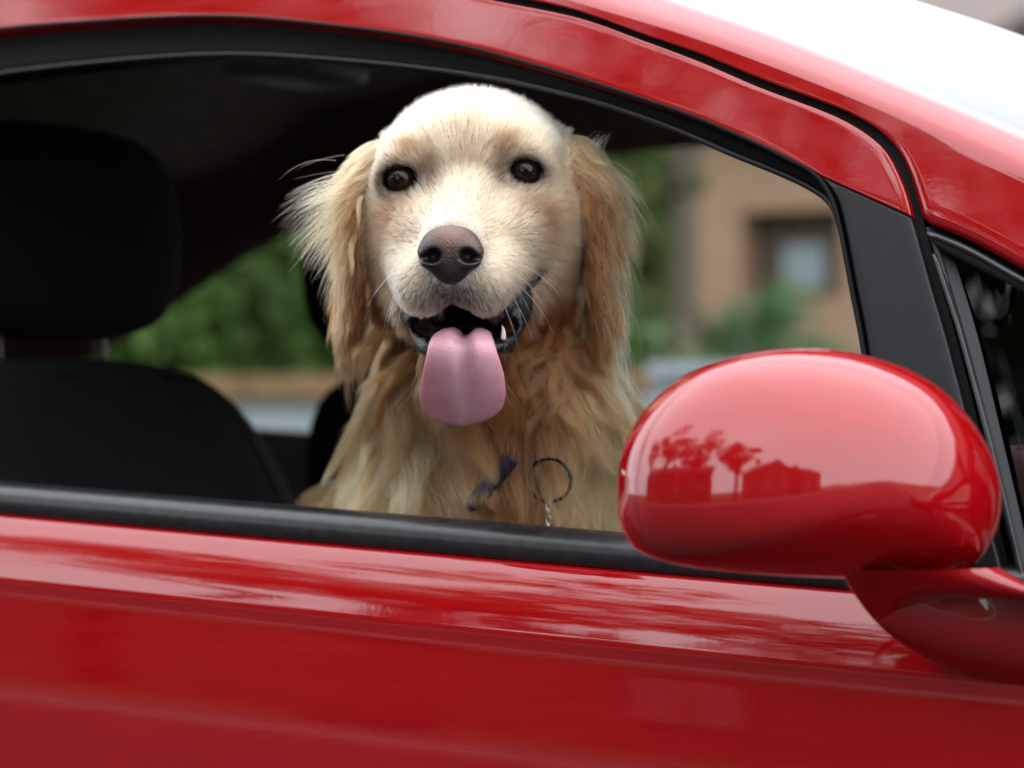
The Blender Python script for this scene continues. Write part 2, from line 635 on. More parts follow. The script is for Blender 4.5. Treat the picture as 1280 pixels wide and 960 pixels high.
# continue both front posts down to the bonnet
for far in (False, True):
    P = np.vstack([rows_[-1:] for rows_ in [RV[:, 9]]])
    A = RV[-1, 0:].copy()
    V = []
    stepv = (ext[-1] - ext[0])
    for t in np.linspace(0, 1, 12):
        for q in A:
            p = q + stepv * t
            V.append((p[0], W - p[1] if far else p[1], p[2]))
    o = mesh('post_foot', V, grid_faces(12, len(A)), PT, car)
    outward(o, (0, 1 if far else -1, 0.5))
    solid(o, 0.02)

# -- front quarter light in the corner of the post
qw = hits([(1158, 285), (1212, 307), (1280, 345), (1450, 437), (1640, 547)], 0.006)
qi = hits([(1176, 313), (1222, 336), (1288, 370), (1450, 458), (1640, 566)], 0.006)
quarter = ruled('quarter_light', qw, qi, 40, 4, M['trim'], car, thick=0.012, bevel=0.003, bulge=0.003)
ql = hits([(1157, 284), (1181, 360), (1204, 440), (1238, 580), (1281, 765)], 0.006)
qr = hits([(1177, 314), (1190, 360), (1213, 440), (1250, 580), (1294, 765)], 0.006)
ruled('quarter_frame', ql, qr, 40, 4, M['trim'], quarter, thick=0.012, bevel=0.003, bulge=0.003)
tube('quarter_bead', hits([(1160, 292), (1212, 314), (1280, 352), (1450, 444), (1640, 554)], 0.0) , 0.0022, M['gloss_seal'], quarter, 8, 40)
tube('quarter_bead', hits([(1168, 318), (1190, 385), (1204, 430), (1244, 580), (1288, 765)], 0.001), 0.0018, M['gloss_seal'], quarter, 8, 40)
gtop = hits([(1172, 312), (1222, 334), (1288, 369), (1450, 456), (1640, 566)], 0.012)
gbot = hits([(1292, 765), (1380, 778), (1450, 785), (1560, 800), (1700, 815)], 0.012)
ruled('quarter_glass', gtop, gbot, 30, 10, M['dark_glass'], quarter)
# dark inner panel a hand's breadth behind the quarter light glass
ruled('inner_panel', gtop + np.array([0, 0.07, 0]), gbot + np.array([0, 0.07, 0]), 12, 4, M['plastic'], quarter, thick=0.01)
ruled('gap_backing', hits([(1120, 250), (1150, 360), (1175, 440), (1205, 580), (1250, 770)], 0.03), hits([(1190, 250), (1225, 360), (1240, 440), (1275, 580), (1320, 770)], 0.03), 20, 3, M['rubber'], car, thick=0.01)
ruled('gap_backing', hits([(1140, 240), (1212, 280), (1280, 318), (1450, 410), (1640, 520)], 0.02), hits([(1170, 320), (1222, 350), (1288, 385), (1450, 470), (1640, 575)], 0.024), 20, 3, M['rubber'], car, thick=0.01)
side_skin('front_wing', np.linspace(0.476, 1.62, 60), PT, car)
# -- far side, rear and lower body
side_skin('rear_quarter_panel', np.linspace(-2.05, -0.806, 40), PT, car)
side_skin('far_body_side', np.linspace(-2.05, 1.62, 60), PT, car, far=True)

fx = np.array([-2.05, -1.80, -1.5, -1.165, -0.9, -0.6, -0.4, -0.2, 0.0, 0.1, 0.2, 0.3, 0.38])
fz = np.array([1.045, 1.06, 1.118, 1.262, 1.325, 1.352, 1.345, 1.325, 1.285, 1.255, 1.215, 1.165, 1.12])
FT = resample(np.array([(x, W - side_y(x, z) - 0.02, z) for x, z in zip(fx, fz)]), 80)
fe = np.vstack([full_e, scr_e])
TOPE = by_x(fe, FT[:, 0])
TOPE[:, 1] = W - TOPE[:, 1] - 0.02
TOPE[:, 2] -= 0.006
ruled('far_side_lining', FT, TOPE, 80, 5, M['liner'], car, ref=(0, -1, 0), thick=0.012)
FB = np.array([(x, W - 0.055, z_belt(x) + 0.03) for x in FT[:, 0]])
ruled('far_window_glass', FT + np.array([0, 0.012, 0]), FB, 60, 4, M['clear_glass'], car)
ruled('far_door_card', FB + np.array([0, -0.03, 0]), FB + np.array([0, -0.06, -0.5]), 60, 4, M['plastic'], car, thick=0.02, bevel=0.006)
for x0 in (-0.93,):
    zt = np.interp(x0, FT[:, 0], FT[:, 2])
    ruled('far_centre_post', [(x0 - 0.05, W - 0.075, z_belt(x0)), (x0 - 0.03, W - side_y(x0, zt) - 0.03, zt + 0.02)], [(x0 + 0.05, W - 0.075, z_belt(x0)), (x0 + 0.04, W - side_y(x0, zt) - 0.03, zt + 0.02)], 10, 3, M['plastic'], car, thick=0.03, bevel=0.006)
# near side behind the door: post, dark rear window, lining
nz = np.interp(np.linspace(-2.05, -0.80, 30), fx, fz)
NT = np.array([(x, side_y(x, z) + 0.004, z) for x, z in zip(np.linspace(-2.05, -0.80, 30), nz)])
NB = np.array([(x, 0.03, z_belt(x) + 0.0) for x in NT[:, 0]])
ruled('rear_side_glass', NT, NB, 30, 5, M['dark_glass'], car)
NR = by_x(fe, NT[:, 0]); NR[:, 2] -= 0.002
ruled('rear_side_panel', NT, NR, 30, 5, PT, car, thick=0.012)
ruled('centre_post', hits([(-330, 165), (-345, 400), (-365, 655)], 0.004), hits([(-470, 150), (-490, 400), (-510, 670)], 0.004), 20, 4, M['trim'], car, thick=0.04, bevel=0.004)
# headliner
hl = by_x(fe, np.linspace(-1.95, HEAD_X + 0.03, 40))
across('headliner', hl, M['liner'], 0.03, 0.0, (0, 0, -1), 0.01, 0.0, 0.034)
bm = bmesh.new()
superell('dome_lamp', at(372, 88, 2.86) + np.array([0, 0, 0.004]), (0.05, 0.085, 0.018), 0.6, 0.7, M['liner_light'], car, None, 10, 24)
# inner rail lining of the near side (seen from below through the window)
IL = resample(L2a, 120)[:92]
he = by_x(fe, IL[:, 0])
ruled('rail_lining', IL + np.array([0, 0.05, 0]), np.stack([IL[:, 0], he[:, 1] + 0.035, he[:, 2] - 0.032], 1), 92, 4, M['liner'], car, ref=(0, 1, -0.3), thick=0.006)
# bonnet, nose and tail close the body
base = scr_e[-1]
def lateral_sheet(name, prof, mat, ref, inset, crown, thick=0.012):
    V = []
    for (x, z) in prof:
        y0 = inset + max(0, x - 0.9) ** 2 * 0.10
        for k in range(25):
            t = k / 24
            c = 1 - (2 * t - 1) ** 2
            V.append((x + 0.12 * c * (1 if x > 1.5 else 0) - 0.05 * c * (1 if x < -2.0 else 0), y0 + (W - 2 * y0) * t, z + crown * c))
    o = mesh(name, V, grid_faces(len(prof), 25), mat, car)
    outward(o, ref)
    return solid(o, thick)
lateral_sheet('bonnet', [(0.80, 0.905), (0.95, 0.89), (1.15, 0.865), (1.35, 0.825), (1.5, 0.77), (1.6, 0.71)], PT, (0, 0, 1), 0.03, 0.03)
lateral_sheet('front_bumper', [(1.6, 0.705), (1.66, 0.62), (1.69, 0.5), (1.68, 0.36), (1.62, 0.25)], PT, (1, 0, 0), 0.03, 0.0)
lateral_sheet('tailgate', [(-2.04, 1.16), (-2.08, 1.05), (-2.11, 0.95), (-2.12, 0.8), (-2.1, 0.6), (-2.07, 0.35)], PT, (-1, 0, 0), 0.03, 0.0)
box('floor_pan', (-0.2, W / 2, 0.28), (3.5, W - 0.24, 0.05), M['plastic'], car)
for wx in (-1.55, 1.05):
    for wy in (0.08, W - 0.08):
        ring = []
        wv = []
        for k in range(40):
            a = 2 * math.pi * k / 40
            for (r, d) in ((0.20, -0.08), (0.27, -0.095), (0.305, -0.085), (0.31, 0.0), (0.305, 0.085), (0.27, 0.095), (0.20, 0.08)):
                wv.append((wx + r * math.cos(a), wy + d, 0.31 + r * math.sin(a)))
        wh = mesh('wheel', wv, grid_faces(40, 7, closed_u=True), M['tyre'], car)
        sgn = -1 if wy < 0.5 else 1
        bm = bmesh.new()
        for k in range(7):
            a = 2 * math.pi * k / 7
            bmesh.ops.create_cube(bm, size=1, matrix=Matrix.Translation((wx + 0.11 * math.cos(a), wy + sgn * 0.06, 0.31 + 0.11 * math.sin(a))) @ Matrix.Rotation(-a, 4, 'Y') @ Matrix.Diagonal((0.2, 0.02, 0.035, 1)))
        bmesh.ops.create_cone(bm, segments=24, radius1=0.05, radius2=0.05, depth=0.03, cap_ends=True, matrix=Matrix.Translation((wx, wy + sgn * 0.06, 0.31)) @ Matrix.Rotation(math.pi / 2, 4, 'X'))
        me = bpy.data.meshes.new('rim'); bm.to_mesh(me); bm.free()
        link('rim', me, M['alloy'], wh, smooth=False)

# -- seats
def seat(cx, cy):
    tilt = math.tan(math.radians(17))
    V = []
    secs = [(0.50, 0.23, 0.085), (0.60, 0.255, 0.085), (0.75, 0.265, 0.08), (0.88, 0.255, 0.075), (0.97, 0.235, 0.07), (1.03, 0.205, 0.062), (1.065, 0.17, 0.05), (1.082, 0.12, 0.03), (1.086, 0.04, 0.008)]
    n = 40
    for (z, hw, ht) in secs:
        x = cx - (z - 1.10) * tilt * 1.0
        for k in range(n):
            a = 2 * math.pi * k / n
            sx_, sy_ = math.cos(a), math.sin(a)
            e = 0.5
            px = math.copysign(abs(sx_) ** e, sx_) * ht
            py = math.copysign(abs(sy_) ** e, sy_) * hw
            if px > 0:                      # side bolsters stand proud of the middle
                px += 0.022 * (abs(py) / hw) ** 3 - 0.012
            V.append((x + px, cy + py, z))
    F = grid_faces(len(secs), n, closed_v=True) + [tuple(range(n)), tuple(reversed(range((len(secs) - 1) * n, len(secs) * n)))]
    st = mesh('seat', V, F, M['fabric'], car)
    sb = st.modifiers.new('sub', 'SUBSURF'); sb.levels = 1; sb.render_levels = 1
    def hfn(p):
        q = p.copy()
        q[1] *= 1.0 + 0.10 * (p[2] / 0.1) * (-1 if p[2] > 0 else 0.4)
        q[0] += 0.25 * (p[1] ** 2) 
        return q
    superell('headrest', (cx - 0.028, cy, 1.206), (0.058, 0.160, 0.101), 0.55, 0.5, M['fabric'], st, None, 20, 36, hfn)
    for d in (-0.075, 0.075):
        tube('headrest_post', [(cx - 0.02, cy + d, 1.05), (cx - 0.028, cy + d, 1.15)], 0.007, M['post_metal'], st, 10, 3)
    pts = []
    for (z, hw, ht) in secs[2:7]:
        x = cx - (z - 1.10) * tilt
        pts.append((x + ht + 0.012, cy + hw * 0.66, z))
    top = [(pts[-1][0], cy + k, 1.062 - 0.0) for k in (0.08, 0.0, -0.08)]
    tube('stitching', pts + [(pts[-1][0] - 0.006, cy + 0.06, 1.068)], 0.0014, M['stitch'], st, 6, 40)
    tube('stitching', [(p[0], 2 * cy - p[1], p[2]) for p in pts] + [(pts[-1][0] - 0.006, cy - 0.06, 1.068)], 0.0014, M['stitch'], st, 6, 40)
    def cfn(p):
        q = p.copy()
        q[2] += 0.03 * (abs(p[1]) / 0.26) ** 3
        return q
    superell('cushion', (cx + 0.36, cy, 0.46), (0.29, 0.26, 0.085), 0.4, 0.4, M['fabric'], st, None, 16, 36, cfn)
    return st
seat(-0.705, 0.405)
seat(-0.74, 1.06)
superell('rear_bench', (-1.50, W / 2, 0.70), (0.10, 0.62, 0.27), 0.35, 0.35, M['fabric'], car, None, 16, 40)
def dfn(p):
    q = p.copy()
    q[2] -= 0.10 * max(0, p[0])
    return q
superell('dashboard', (0.66, W / 2, 0.74), (0.30, 0.60, 0.16), 0.4, 0.35, M['plastic'], car, None, 16, 40, dfn)

# -- door mirror
mn = np.array([math.cos(math.radians(-30)), math.sin(math.radians(-30)), 0.0])
mw = np.array([-mn[1], mn[0], 0.0])
MC = at(1016, 602, 1.775)
outl = [(-228, -2), (-228, 36), (-219, 66), (-200, 88), (-165, 101), (-110, 110), (-50, 116), (20, 121), (90, 125), (150, 126), (195, 118), (226, 94), (243, 55), (246, 12), (236, -25), (214, -66), (182, -104), (142, -134), (92, -154), (30, -166), (-35, -166), (-90, -156), (-140, -136), (-183, -102), (-211, -64), (-224, -30)]
O2 = resample(np.array(outl + outl[:1], float), 97)[:-1] / (2150 * 0.96) * 1.035
O2[:, 0] *= 1.07
O2[:, 1] *= -1.0 * 0.96
def mirror_pt(o, rho, d):
    q = o * rho
    return MC + mw * q[0] + CZ * q[1] + mn * d
V = []
rhos = list(np.sin(np.linspace(0.0, math.pi / 2, 22)))[1:]
DP = 0.078
nO = len(O2)
for r in rhos:
    for o2 in O2:
        d = DP * (1 - r ** 2.3) ** 0.62
        # faint feature line along the middle
        V.append(mirror_pt(o2, r, d))
V.append(mirror_pt(np.zeros(2), 0, DP))
F = grid_faces(len(rhos), nO, closed_v=True) + [(len(rhos) * nO, k, (k + 1) % nO) for k in range(nO)]
mir = mesh('door_mirror', V, F, PT, car)
outward(mir, mn)
V = []
for (r, d) in ((0.994, 0.0), (0.994, -0.0012), (0.9995, -0.0012), (1.001, -0.002), (1.000, -0.012), (0.99, -0.020), (0.975, -0.029), (0.96, -0.032), (0.935, -0.031), (0.92, -0.026)):
    for o2 in O2:
        V.append(mirror_pt(o2, r, d))
rim = mesh('housing_rim', V, grid_faces(10, nO, closed_v=True), PT, mir)
V = [mirror_pt(o2, 0.925, -0.027) for o2 in O2]
mesh('mirror_glass', V, [tuple(range(nO))], M['mirror'], mir, False)
# arm: from the underside of the housing in and down to the shoulder of the door
top_c = MC + mw * 0.062 + CZ * (-0.052) + mn * 0.022
bot_c = np.array([0.430, 0.022, 0.880])
V = []
NS, NR = 16, 36
for i in range(NS):
    t = i / (NS - 1)
    e = t
    c = top_c * (1 - t) + bot_c * t + np.array([0, -0.012 * math.sin(math.pi * t), -0.006 * math.sin(math.pi * t)])
    ax1 = mw * 0.050 * (1 - e) + np.array([0.085, 0.004, -0.006]) * e
    ax2 = mn * 0.034 * (1 - e) + np.array([0.004, -0.012, 0.031]) * e
    for k in range(NR):
        a = 2 * math.pi * k / NR
        ca, sa = math.cos(a), math.sin(a)
        V.append(c + ax1 * math.copysign(abs(ca) ** 0.7, ca) + ax2 * math.copysign(abs(sa) ** 0.7, sa))
mesh('mirror_arm', V, grid_faces(NS, NR, closed_v=True), PT, mir)

# ------------------------------------------------------------------ the dog
# modelled in millimetres round the point between its eyes: x to the viewer's right, u up, f towards the viewer
P0 = at(577, 218, 2.10)
DX, DU, DF = CR, CZ, np.cross(CR, CZ)
DF = np.array([math.sin(YAW), -math.cos(YAW), 0.0])


def dog_world(P):
    P = np.array(P, float)
    t = np.clip((P[:, 2] - 5) / 75, 0, 1)
    P[:, 1] -= 6.0 * t * t * (3 - 2 * t)          # the muzzle tips down a little
    # the chest stands square to the window while the head turns to the viewer
    w = np.clip((-P[:, 1] - 110) / 120, 0, 1)
    w = w * w * (3 - 2 * w)
    P[:, 2] -= w * (52 + 0.5 * np.clip(30 - P[:, 0], -50, 150))
    P *= 0.001
    return P0 + P[:, 0:1] * DX + P[:, 1:2] * DU + P[:, 2:3] * DF


class Field:
    """distance field on a rectilinear grid, built up primitive by primitive"""
    def __init__(self, ax, au, af):
        self.ax, self.au, self.af = [np.asarray(a, np.float32) for a in (ax, au, af)]
        self.d = np.full((len(ax), len(au), len(af)), 90.0, np.float32)

    def block(self, lo, hi, pad):
        sl = []
        for a, l, h in zip((self.ax, self.au, self.af), lo, hi):
            i0 = max(0, np.searchsorted(a, l - pad) - 1)
            i1 = min(len(a), np.searchsorted(a, h + pad) + 1)
            sl.append(slice(i0, max(i1, i0 + 1)))
        X, U, F = np.meshgrid(self.ax[sl[0]], self.au[sl[1]], self.af[sl[2]], indexing='ij', sparse=True)
        return tuple(sl), X, U, F

    def put(self, sl, v, k, sub):
        d = self.d[sl]
        if sub:
            h = np.maximum(k - np.abs(d + v), 0) / k
            self.d[sl] = np.maximum(d, -v) + h * h * k * 0.25
        else:
            h = np.maximum(k - np.abs(d - v), 0) / k
            self.d[sl] = np.minimum(d, v) - h * h * k * 0.25

    def ell(self, c, r, k=8.0, rot=None, sub=False):
        c, r = np.array(c, float), np.array(r, float)
        R = np.eye(3) if rot is None else np.array(rot)
        m = max(r) if rot is not None else r
        sl, X, U, F = self.block(c - m, c + m, 45)
        a, b, e = X - c[0], U - c[1], F - c[2]
        if rot is not None:
            a, b, e = (R[0, 0] * a + R[1, 0] * b + R[2, 0] * e, R[0, 1] * a + R[1, 1] * b + R[2, 1] * e, R[0, 2] * a + R[1, 2] * b + R[2, 2] * e)
        k0 = np.sqrt((a / r[0]) ** 2 + (b / r[1]) ** 2 + (e / r[2]) ** 2)
        k1 = np.sqrt((a / r[0] ** 2) ** 2 + (b / r[1] ** 2) ** 2 + (e / r[2] ** 2) ** 2) + 1e-6
        self.put(sl, k0 * (k0 - 1) / k1, k, sub)

    def cone(self, a, ra, b, rb, k=8.0, sub=False):
        a, b = np.array(a, float), np.array(b, float)
        m = max(ra, rb)
        sl, X, U, F = self.block(np.minimum(a, b) - m, np.maximum(a, b) + m, 45)
        ab = b - a
        t = np.clip(((X - a[0]) * ab[0] + (U - a[1]) * ab[1] + (F - a[2]) * ab[2]) / (ab @ ab), 0, 1)
        v = np.sqrt((X - a[0] - ab[0] * t) ** 2 + (U - a[1] - ab[1] * t) ** 2 + (F - a[2] - ab[2] * t) ** 2) - (ra + (rb - ra) * t)
        self.put(sl, v, k, sub)

    def sample(self, P, G=None):
        """trilinear value of the field (or of G, an array of fields) at points P"""
        idx, fr = [], []
        for k, a in enumerate((self.ax, self.au, self.af)):
            i = np.clip(np.searchsorted(a, P[:, k]) - 1, 0, len(a) - 2)
            idx.append(i)
            fr.append(np.clip((P[:, k] - a[i]) / (a[i + 1] - a[i]), 0, 1))
        g = self.d if G is None else G
        out = 0
        for dx in (0, 1):
            for du in (0, 1):
                for df in (0, 1):
                    w = (fr[0] if dx else 1 - fr[0]) * (fr[1] if du else 1 - fr[1]) * (fr[2] if df else 1 - fr[2])
                    v = g[idx[0] + dx, idx[1] + du, idx[2] + df]
                    out = out + (w * v if v.ndim == 1 else w[:, None] * v)
        return out

    def gradient(self):
        g = np.stack(np.gradient(self.d, self.ax, self.au, self.af), -1)
        return g / (np.linalg.norm(g, axis=-1, keepdims=True) + 1e-6)

    def surface(self):
        """surface nets: one vertex per crossed cell, one quad per crossed edge"""
        d = self.d
        nx, nu, nf = d.shape
        s = d < 0
        c = [s[i:nx - 1 + i, j:nu - 1 + j, k:nf - 1 + k] for i in (0, 1) for j in (0, 1) for k in (0, 1)]
        cnt = sum(x.astype(np.int8) for x in c)
        cells = np.argwhere((cnt > 0) & (cnt < 8))
        vid = -np.ones((nx - 1, nu - 1, nf - 1), np.int64)
        vid[tuple(cells.T)] = np.arange(len(cells))
        acc = np.zeros((len(cells), 3)); num = np.zeros(len(cells))
        corner = [(i, j, k) for i in (0, 1) for j in (0, 1) for k in (0, 1)]
        coords = (self.ax, self.au, self.af)
        def cpos(o):
            return np.stack([coords[q][cells[:, q] + o[q]] for q in range(3)], 1)
        for a in range(8):
            for b in range(a + 1, 8):
                A, B = corner[a], corner[b]
                if sum(abs(A[q] - B[q]) for q in range(3)) != 1:
                    continue
                va = d[cells[:, 0] + A[0], cells[:, 1] + A[1], cells[:, 2] + A[2]]
                vb = d[cells[:, 0] + B[0], cells[:, 1] + B[1], cells[:, 2] + B[2]]
                m = (va < 0) != (vb < 0)
                t = (va / (va - vb + 1e-12))[:, None]
                p = cpos(A) * (1 - t) + cpos(B) * t
                acc[m] += p[m]; num[m] += 1
        V = acc / num[:, None]
        Fs = []
        for ax in range(3):
            o1, o2 = (ax + 1) % 3, (ax + 2) % 3
            sl0 = [slice(None)] * 3; sl1 = [slice(None)] * 3
            sl0[ax] = slice(0, -1); sl1[ax] = slice(1, None)
            sa, sb = s[tuple(sl0)], s[tuple(sl1)]
            e = np.argwhere(sa != sb)
            ok = (e[:, o1] > 0) & (e[:, o2] > 0) & (e[:, o1] < d.shape[o1] - 1) & (e[:, o2] < d.shape[o2] - 1)
            e = e[ok]
            inside = sa[tuple(e.T)]
            q = []
            for (m1, m2) in ((1, 1), (0, 1), (0, 0), (1, 0)):
                c_ = e.copy()
                c_[:, o1] -= m1; c_[:, o2] -= m2
                q.append(vid[tuple(c_.T)])
            q = np.stack(q, 1)
            q[~inside] = q[~inside][:, ::-1]
            Fs.append(q)
        return V, np.vstack(Fs)


def axis(lo, f0, f1, hi, fine, coarse):
    return np.r_[np.arange(lo, f0, coarse), np.arange(f0, f1, fine), np.arange(f1, hi + coarse, coarse)]


def rotz(deg):
    a = math.radians(deg)
    return np.array([[math.cos(a), -math.sin(a), 0], [math.sin(a), math.cos(a), 0], [0, 0, 1.0]])


EYES = [np.array([-44.0, -3.0, -8.0]), np.array([45.0, 2.5, -8.5])]
NOSE = np.array([-6.0, -55.0, 86.0])
fld = Field(axis(-260, -72, 78, 250, 2.0, 6.0), axis(-680, -150, 40, 110, 2.0, 6.0), axis(-720, -24, 96, 120, 2.0, 6.0))
# trunk and limbs
fld.cone((16, -330, -200), 105, (-70, -430, -430), 130, 30)
fld.ell((-80, -500, -500), (140, 140, 140), 40)
fld.ell((30, -330, -150), (106, 150, 88), 40)
for sx_ in (-1, 1):
    cx_ = 18 + sx_ * 62
    fld.ell((cx_, -340, -180), (60, 115, 80), 40)
    fld.cone((cx_, -390, -165), 46, (18 + sx_ * 50, -600, -165), 27, 25)
    fld.ell((18 + sx_ * 50, -632, -150), (30, 20, 44), 14)
    fld.ell((-80 + sx_ * 120, -600, -400), (45, 40, 90), 30)
# neck
fld.cone((16, -60, -105), 68, (26, -215, -130), 92, 30)
fld.ell((20, -185, -82), (80, 85, 62), 30)
fld.ell((-104, -350, -265), (70, 120, 90), 40)
# skull
fld.ell((9, 10, -72), (69, 52.5, 74), 22)
fld.ell((6, 13, -30), (53, 43, 34), 20)
fld.ell((-36, 14, -16), (23, 15, 17), 14)
fld.ell((43, 19, -17), (23, 15, 17), 14)
fld.ell((-40, -34, -30), (26, 34, 38), 20)
fld.ell((52, -31, -32), (28, 36, 40), 20)
fld.ell((-36, -70, -34), (25, 32, 38), 20)
fld.ell((50, -66, -36), (27, 36, 40), 20)
# muzzle
fld.ell((-31, -44, 8), (20, 24, 32), 14)
fld.ell((39, -42, 8), (22, 24, 32), 14)
fld.cone((2, -34, -4), 30, (-5, -56, 66), 23, 18)
fld.cone((2, -18, 6), 15, (-6, -44, 70), 14, 14)
fld.cone((-27, -62, 8), 26, (-24, -76, 58), 21, 7)
fld.cone((31, -60, 6), 27, (14, -76, 60), 21.5, 7)
fld.ell((-6, -70, 75), (14, 11, 12), 7)
# lower jaw hanging open, lower lips
fld.cone((6, -90, -45), 34, (2, -132, 34), 18, 14)
fld.cone((46, -82, -14), 13, (24, -124, 36), 12, 10)
fld.cone((-38, -86, -14), 13, (-18, -124, 36), 12, 10)
# mouth
pre_mouth = fld.d.copy()
fld.ell((2, -108, 24), (38, 11, 60), 6, sub=True)
fld.cone((2, -104, 0), 16, (0, -116, 72), 17, 5, sub=True)
fld.cone((52, -74, 12), 8, (30, -98, 48), 12, 5, sub=True)
fld.cone((-46, -80, 10), 5, (-28, -98, 46), 10, 5, sub=True)
# seat for the nose, furrow below it
fld.cone((-5, -100, 92), 11, (-2, -108, 40), 15, 7, sub=True)
fld.cone((-6, -76, 92), 2.0, (-6, -90, 88), 2.0, 5, sub=True)
# eyelids
for e in EYES:
    fld.ell(e, (19.5, 16.5, 16.0), 10)
    fld.ell(e + (2 if e[0] < 0 else -2, 14.0, 6), (15, 5, 6), 7)
    fld.ell(e + (0, 0, -0.5), (12.3, 12.3, 12.3), 1.5, sub=True)
    fld.ell(e + (-0.6 if e[0] < 0 else 0.6, -1.2, 12.5), (14.1, 10.5, 10.5), 3, rotz(8 if e[0] < 0 else -12), sub=True)
body_only = fld.d.copy()
# ears
earf = Field(fld.ax, fld.au, fld.af)
earf.ell((-62, 0, -60), (18, 22, 28), 14)
earf.ell((-58, 14, -64), (16, 14, 24), 14)
earf.ell((-79, -68, -44), (10.5, 62, 24), 14, rotz(-5))
earf.ell((-74, -24, -50), (14, 28, 30), 14)
earf.ell((84, 4, -64), (18, 22, 28), 14)
earf.ell((79, 18, -68), (16, 14, 24), 14)
earf.ell((101, -66, -48), (10.5, 60, 25), 14, rotz(3))
earf.ell((97, -20, -54), (15, 30, 30), 14)
h = np.maximum(14 - np.abs(fld.d - earf.d), 0) / 14
fld.d = np.minimum(fld.d, earf.d) - h * h * 3.5
GRAD = fld.gradient()
bv, bf = fld.surface()
# one relaxation pass takes the steps out of the net
def relax(V, F, it=2, lam=0.5):
    ed = np.vstack([F[:, [0, 1]], F[:, [1, 2]], F[:, [2, 3]], F[:, [3, 0]]])
    cnt = np.bincount(ed.ravel(), minlength=len(V)).astype(float)
    for _ in range(it):
        acc = np.zeros_like(V)
        for k in range(3):
            acc[:, k] = np.bincount(ed[:, 0], V[ed[:, 1], k], len(V)) + np.bincount(ed[:, 1], V[ed[:, 0], k], len(V))
        V = V * (1 - lam) + acc / cnt[:, None] * lam
    return V
bv = relax(bv, bf, 3, 0.5)


def smooth01(x, a, b):
    t = np.clip((x - a) / (b - a), 0, 1)
    return t * t * (3 - 2 * t)


def blob(P, c, r):
    return np.exp(-(((P - np.array(c)) / np.array(r)) ** 2).sum(1))


def lerp_col(A, B, w):
    return A * (1 - w[:, None]) + np.array(B) * w[:, None]


def vnoise(P, scale, seed=0):
    """cheap smooth value noise in 3-D, 0..1"""
    Q = P / scale + seed * 17.3
    I = np.floor(Q).astype(np.int64)
    f = Q - I
    f = f * f * (3 - 2 * f)
    out = np.zeros(len(P))
    for dx in (0, 1):
        for dy in (0, 1):
            for dz in (0, 1):
                hsh = ((I[:, 0] + dx) * 73856093) ^ ((I[:, 1] + dy) * 19349663) ^ ((I[:, 2] + dz) * 83492791 + seed * 2654435)
                hsh = (hsh ^ (hsh >> 13)) * 1274126177
                v = ((hsh ^ (hsh >> 16)) & 0xFFFF) / 65535.0
                out += v * (f[:, 0] if dx else 1 - f[:, 0]) * (f[:, 1] if dy else 1 - f[:, 1]) * (f[:, 2] if dz else 1 - f[:, 2])
    return out


def ear_weight(P):
    de = earf.sample(P)
    db = fld.sample(P, body_only)
    return smooth01(db - de, -2, 6)


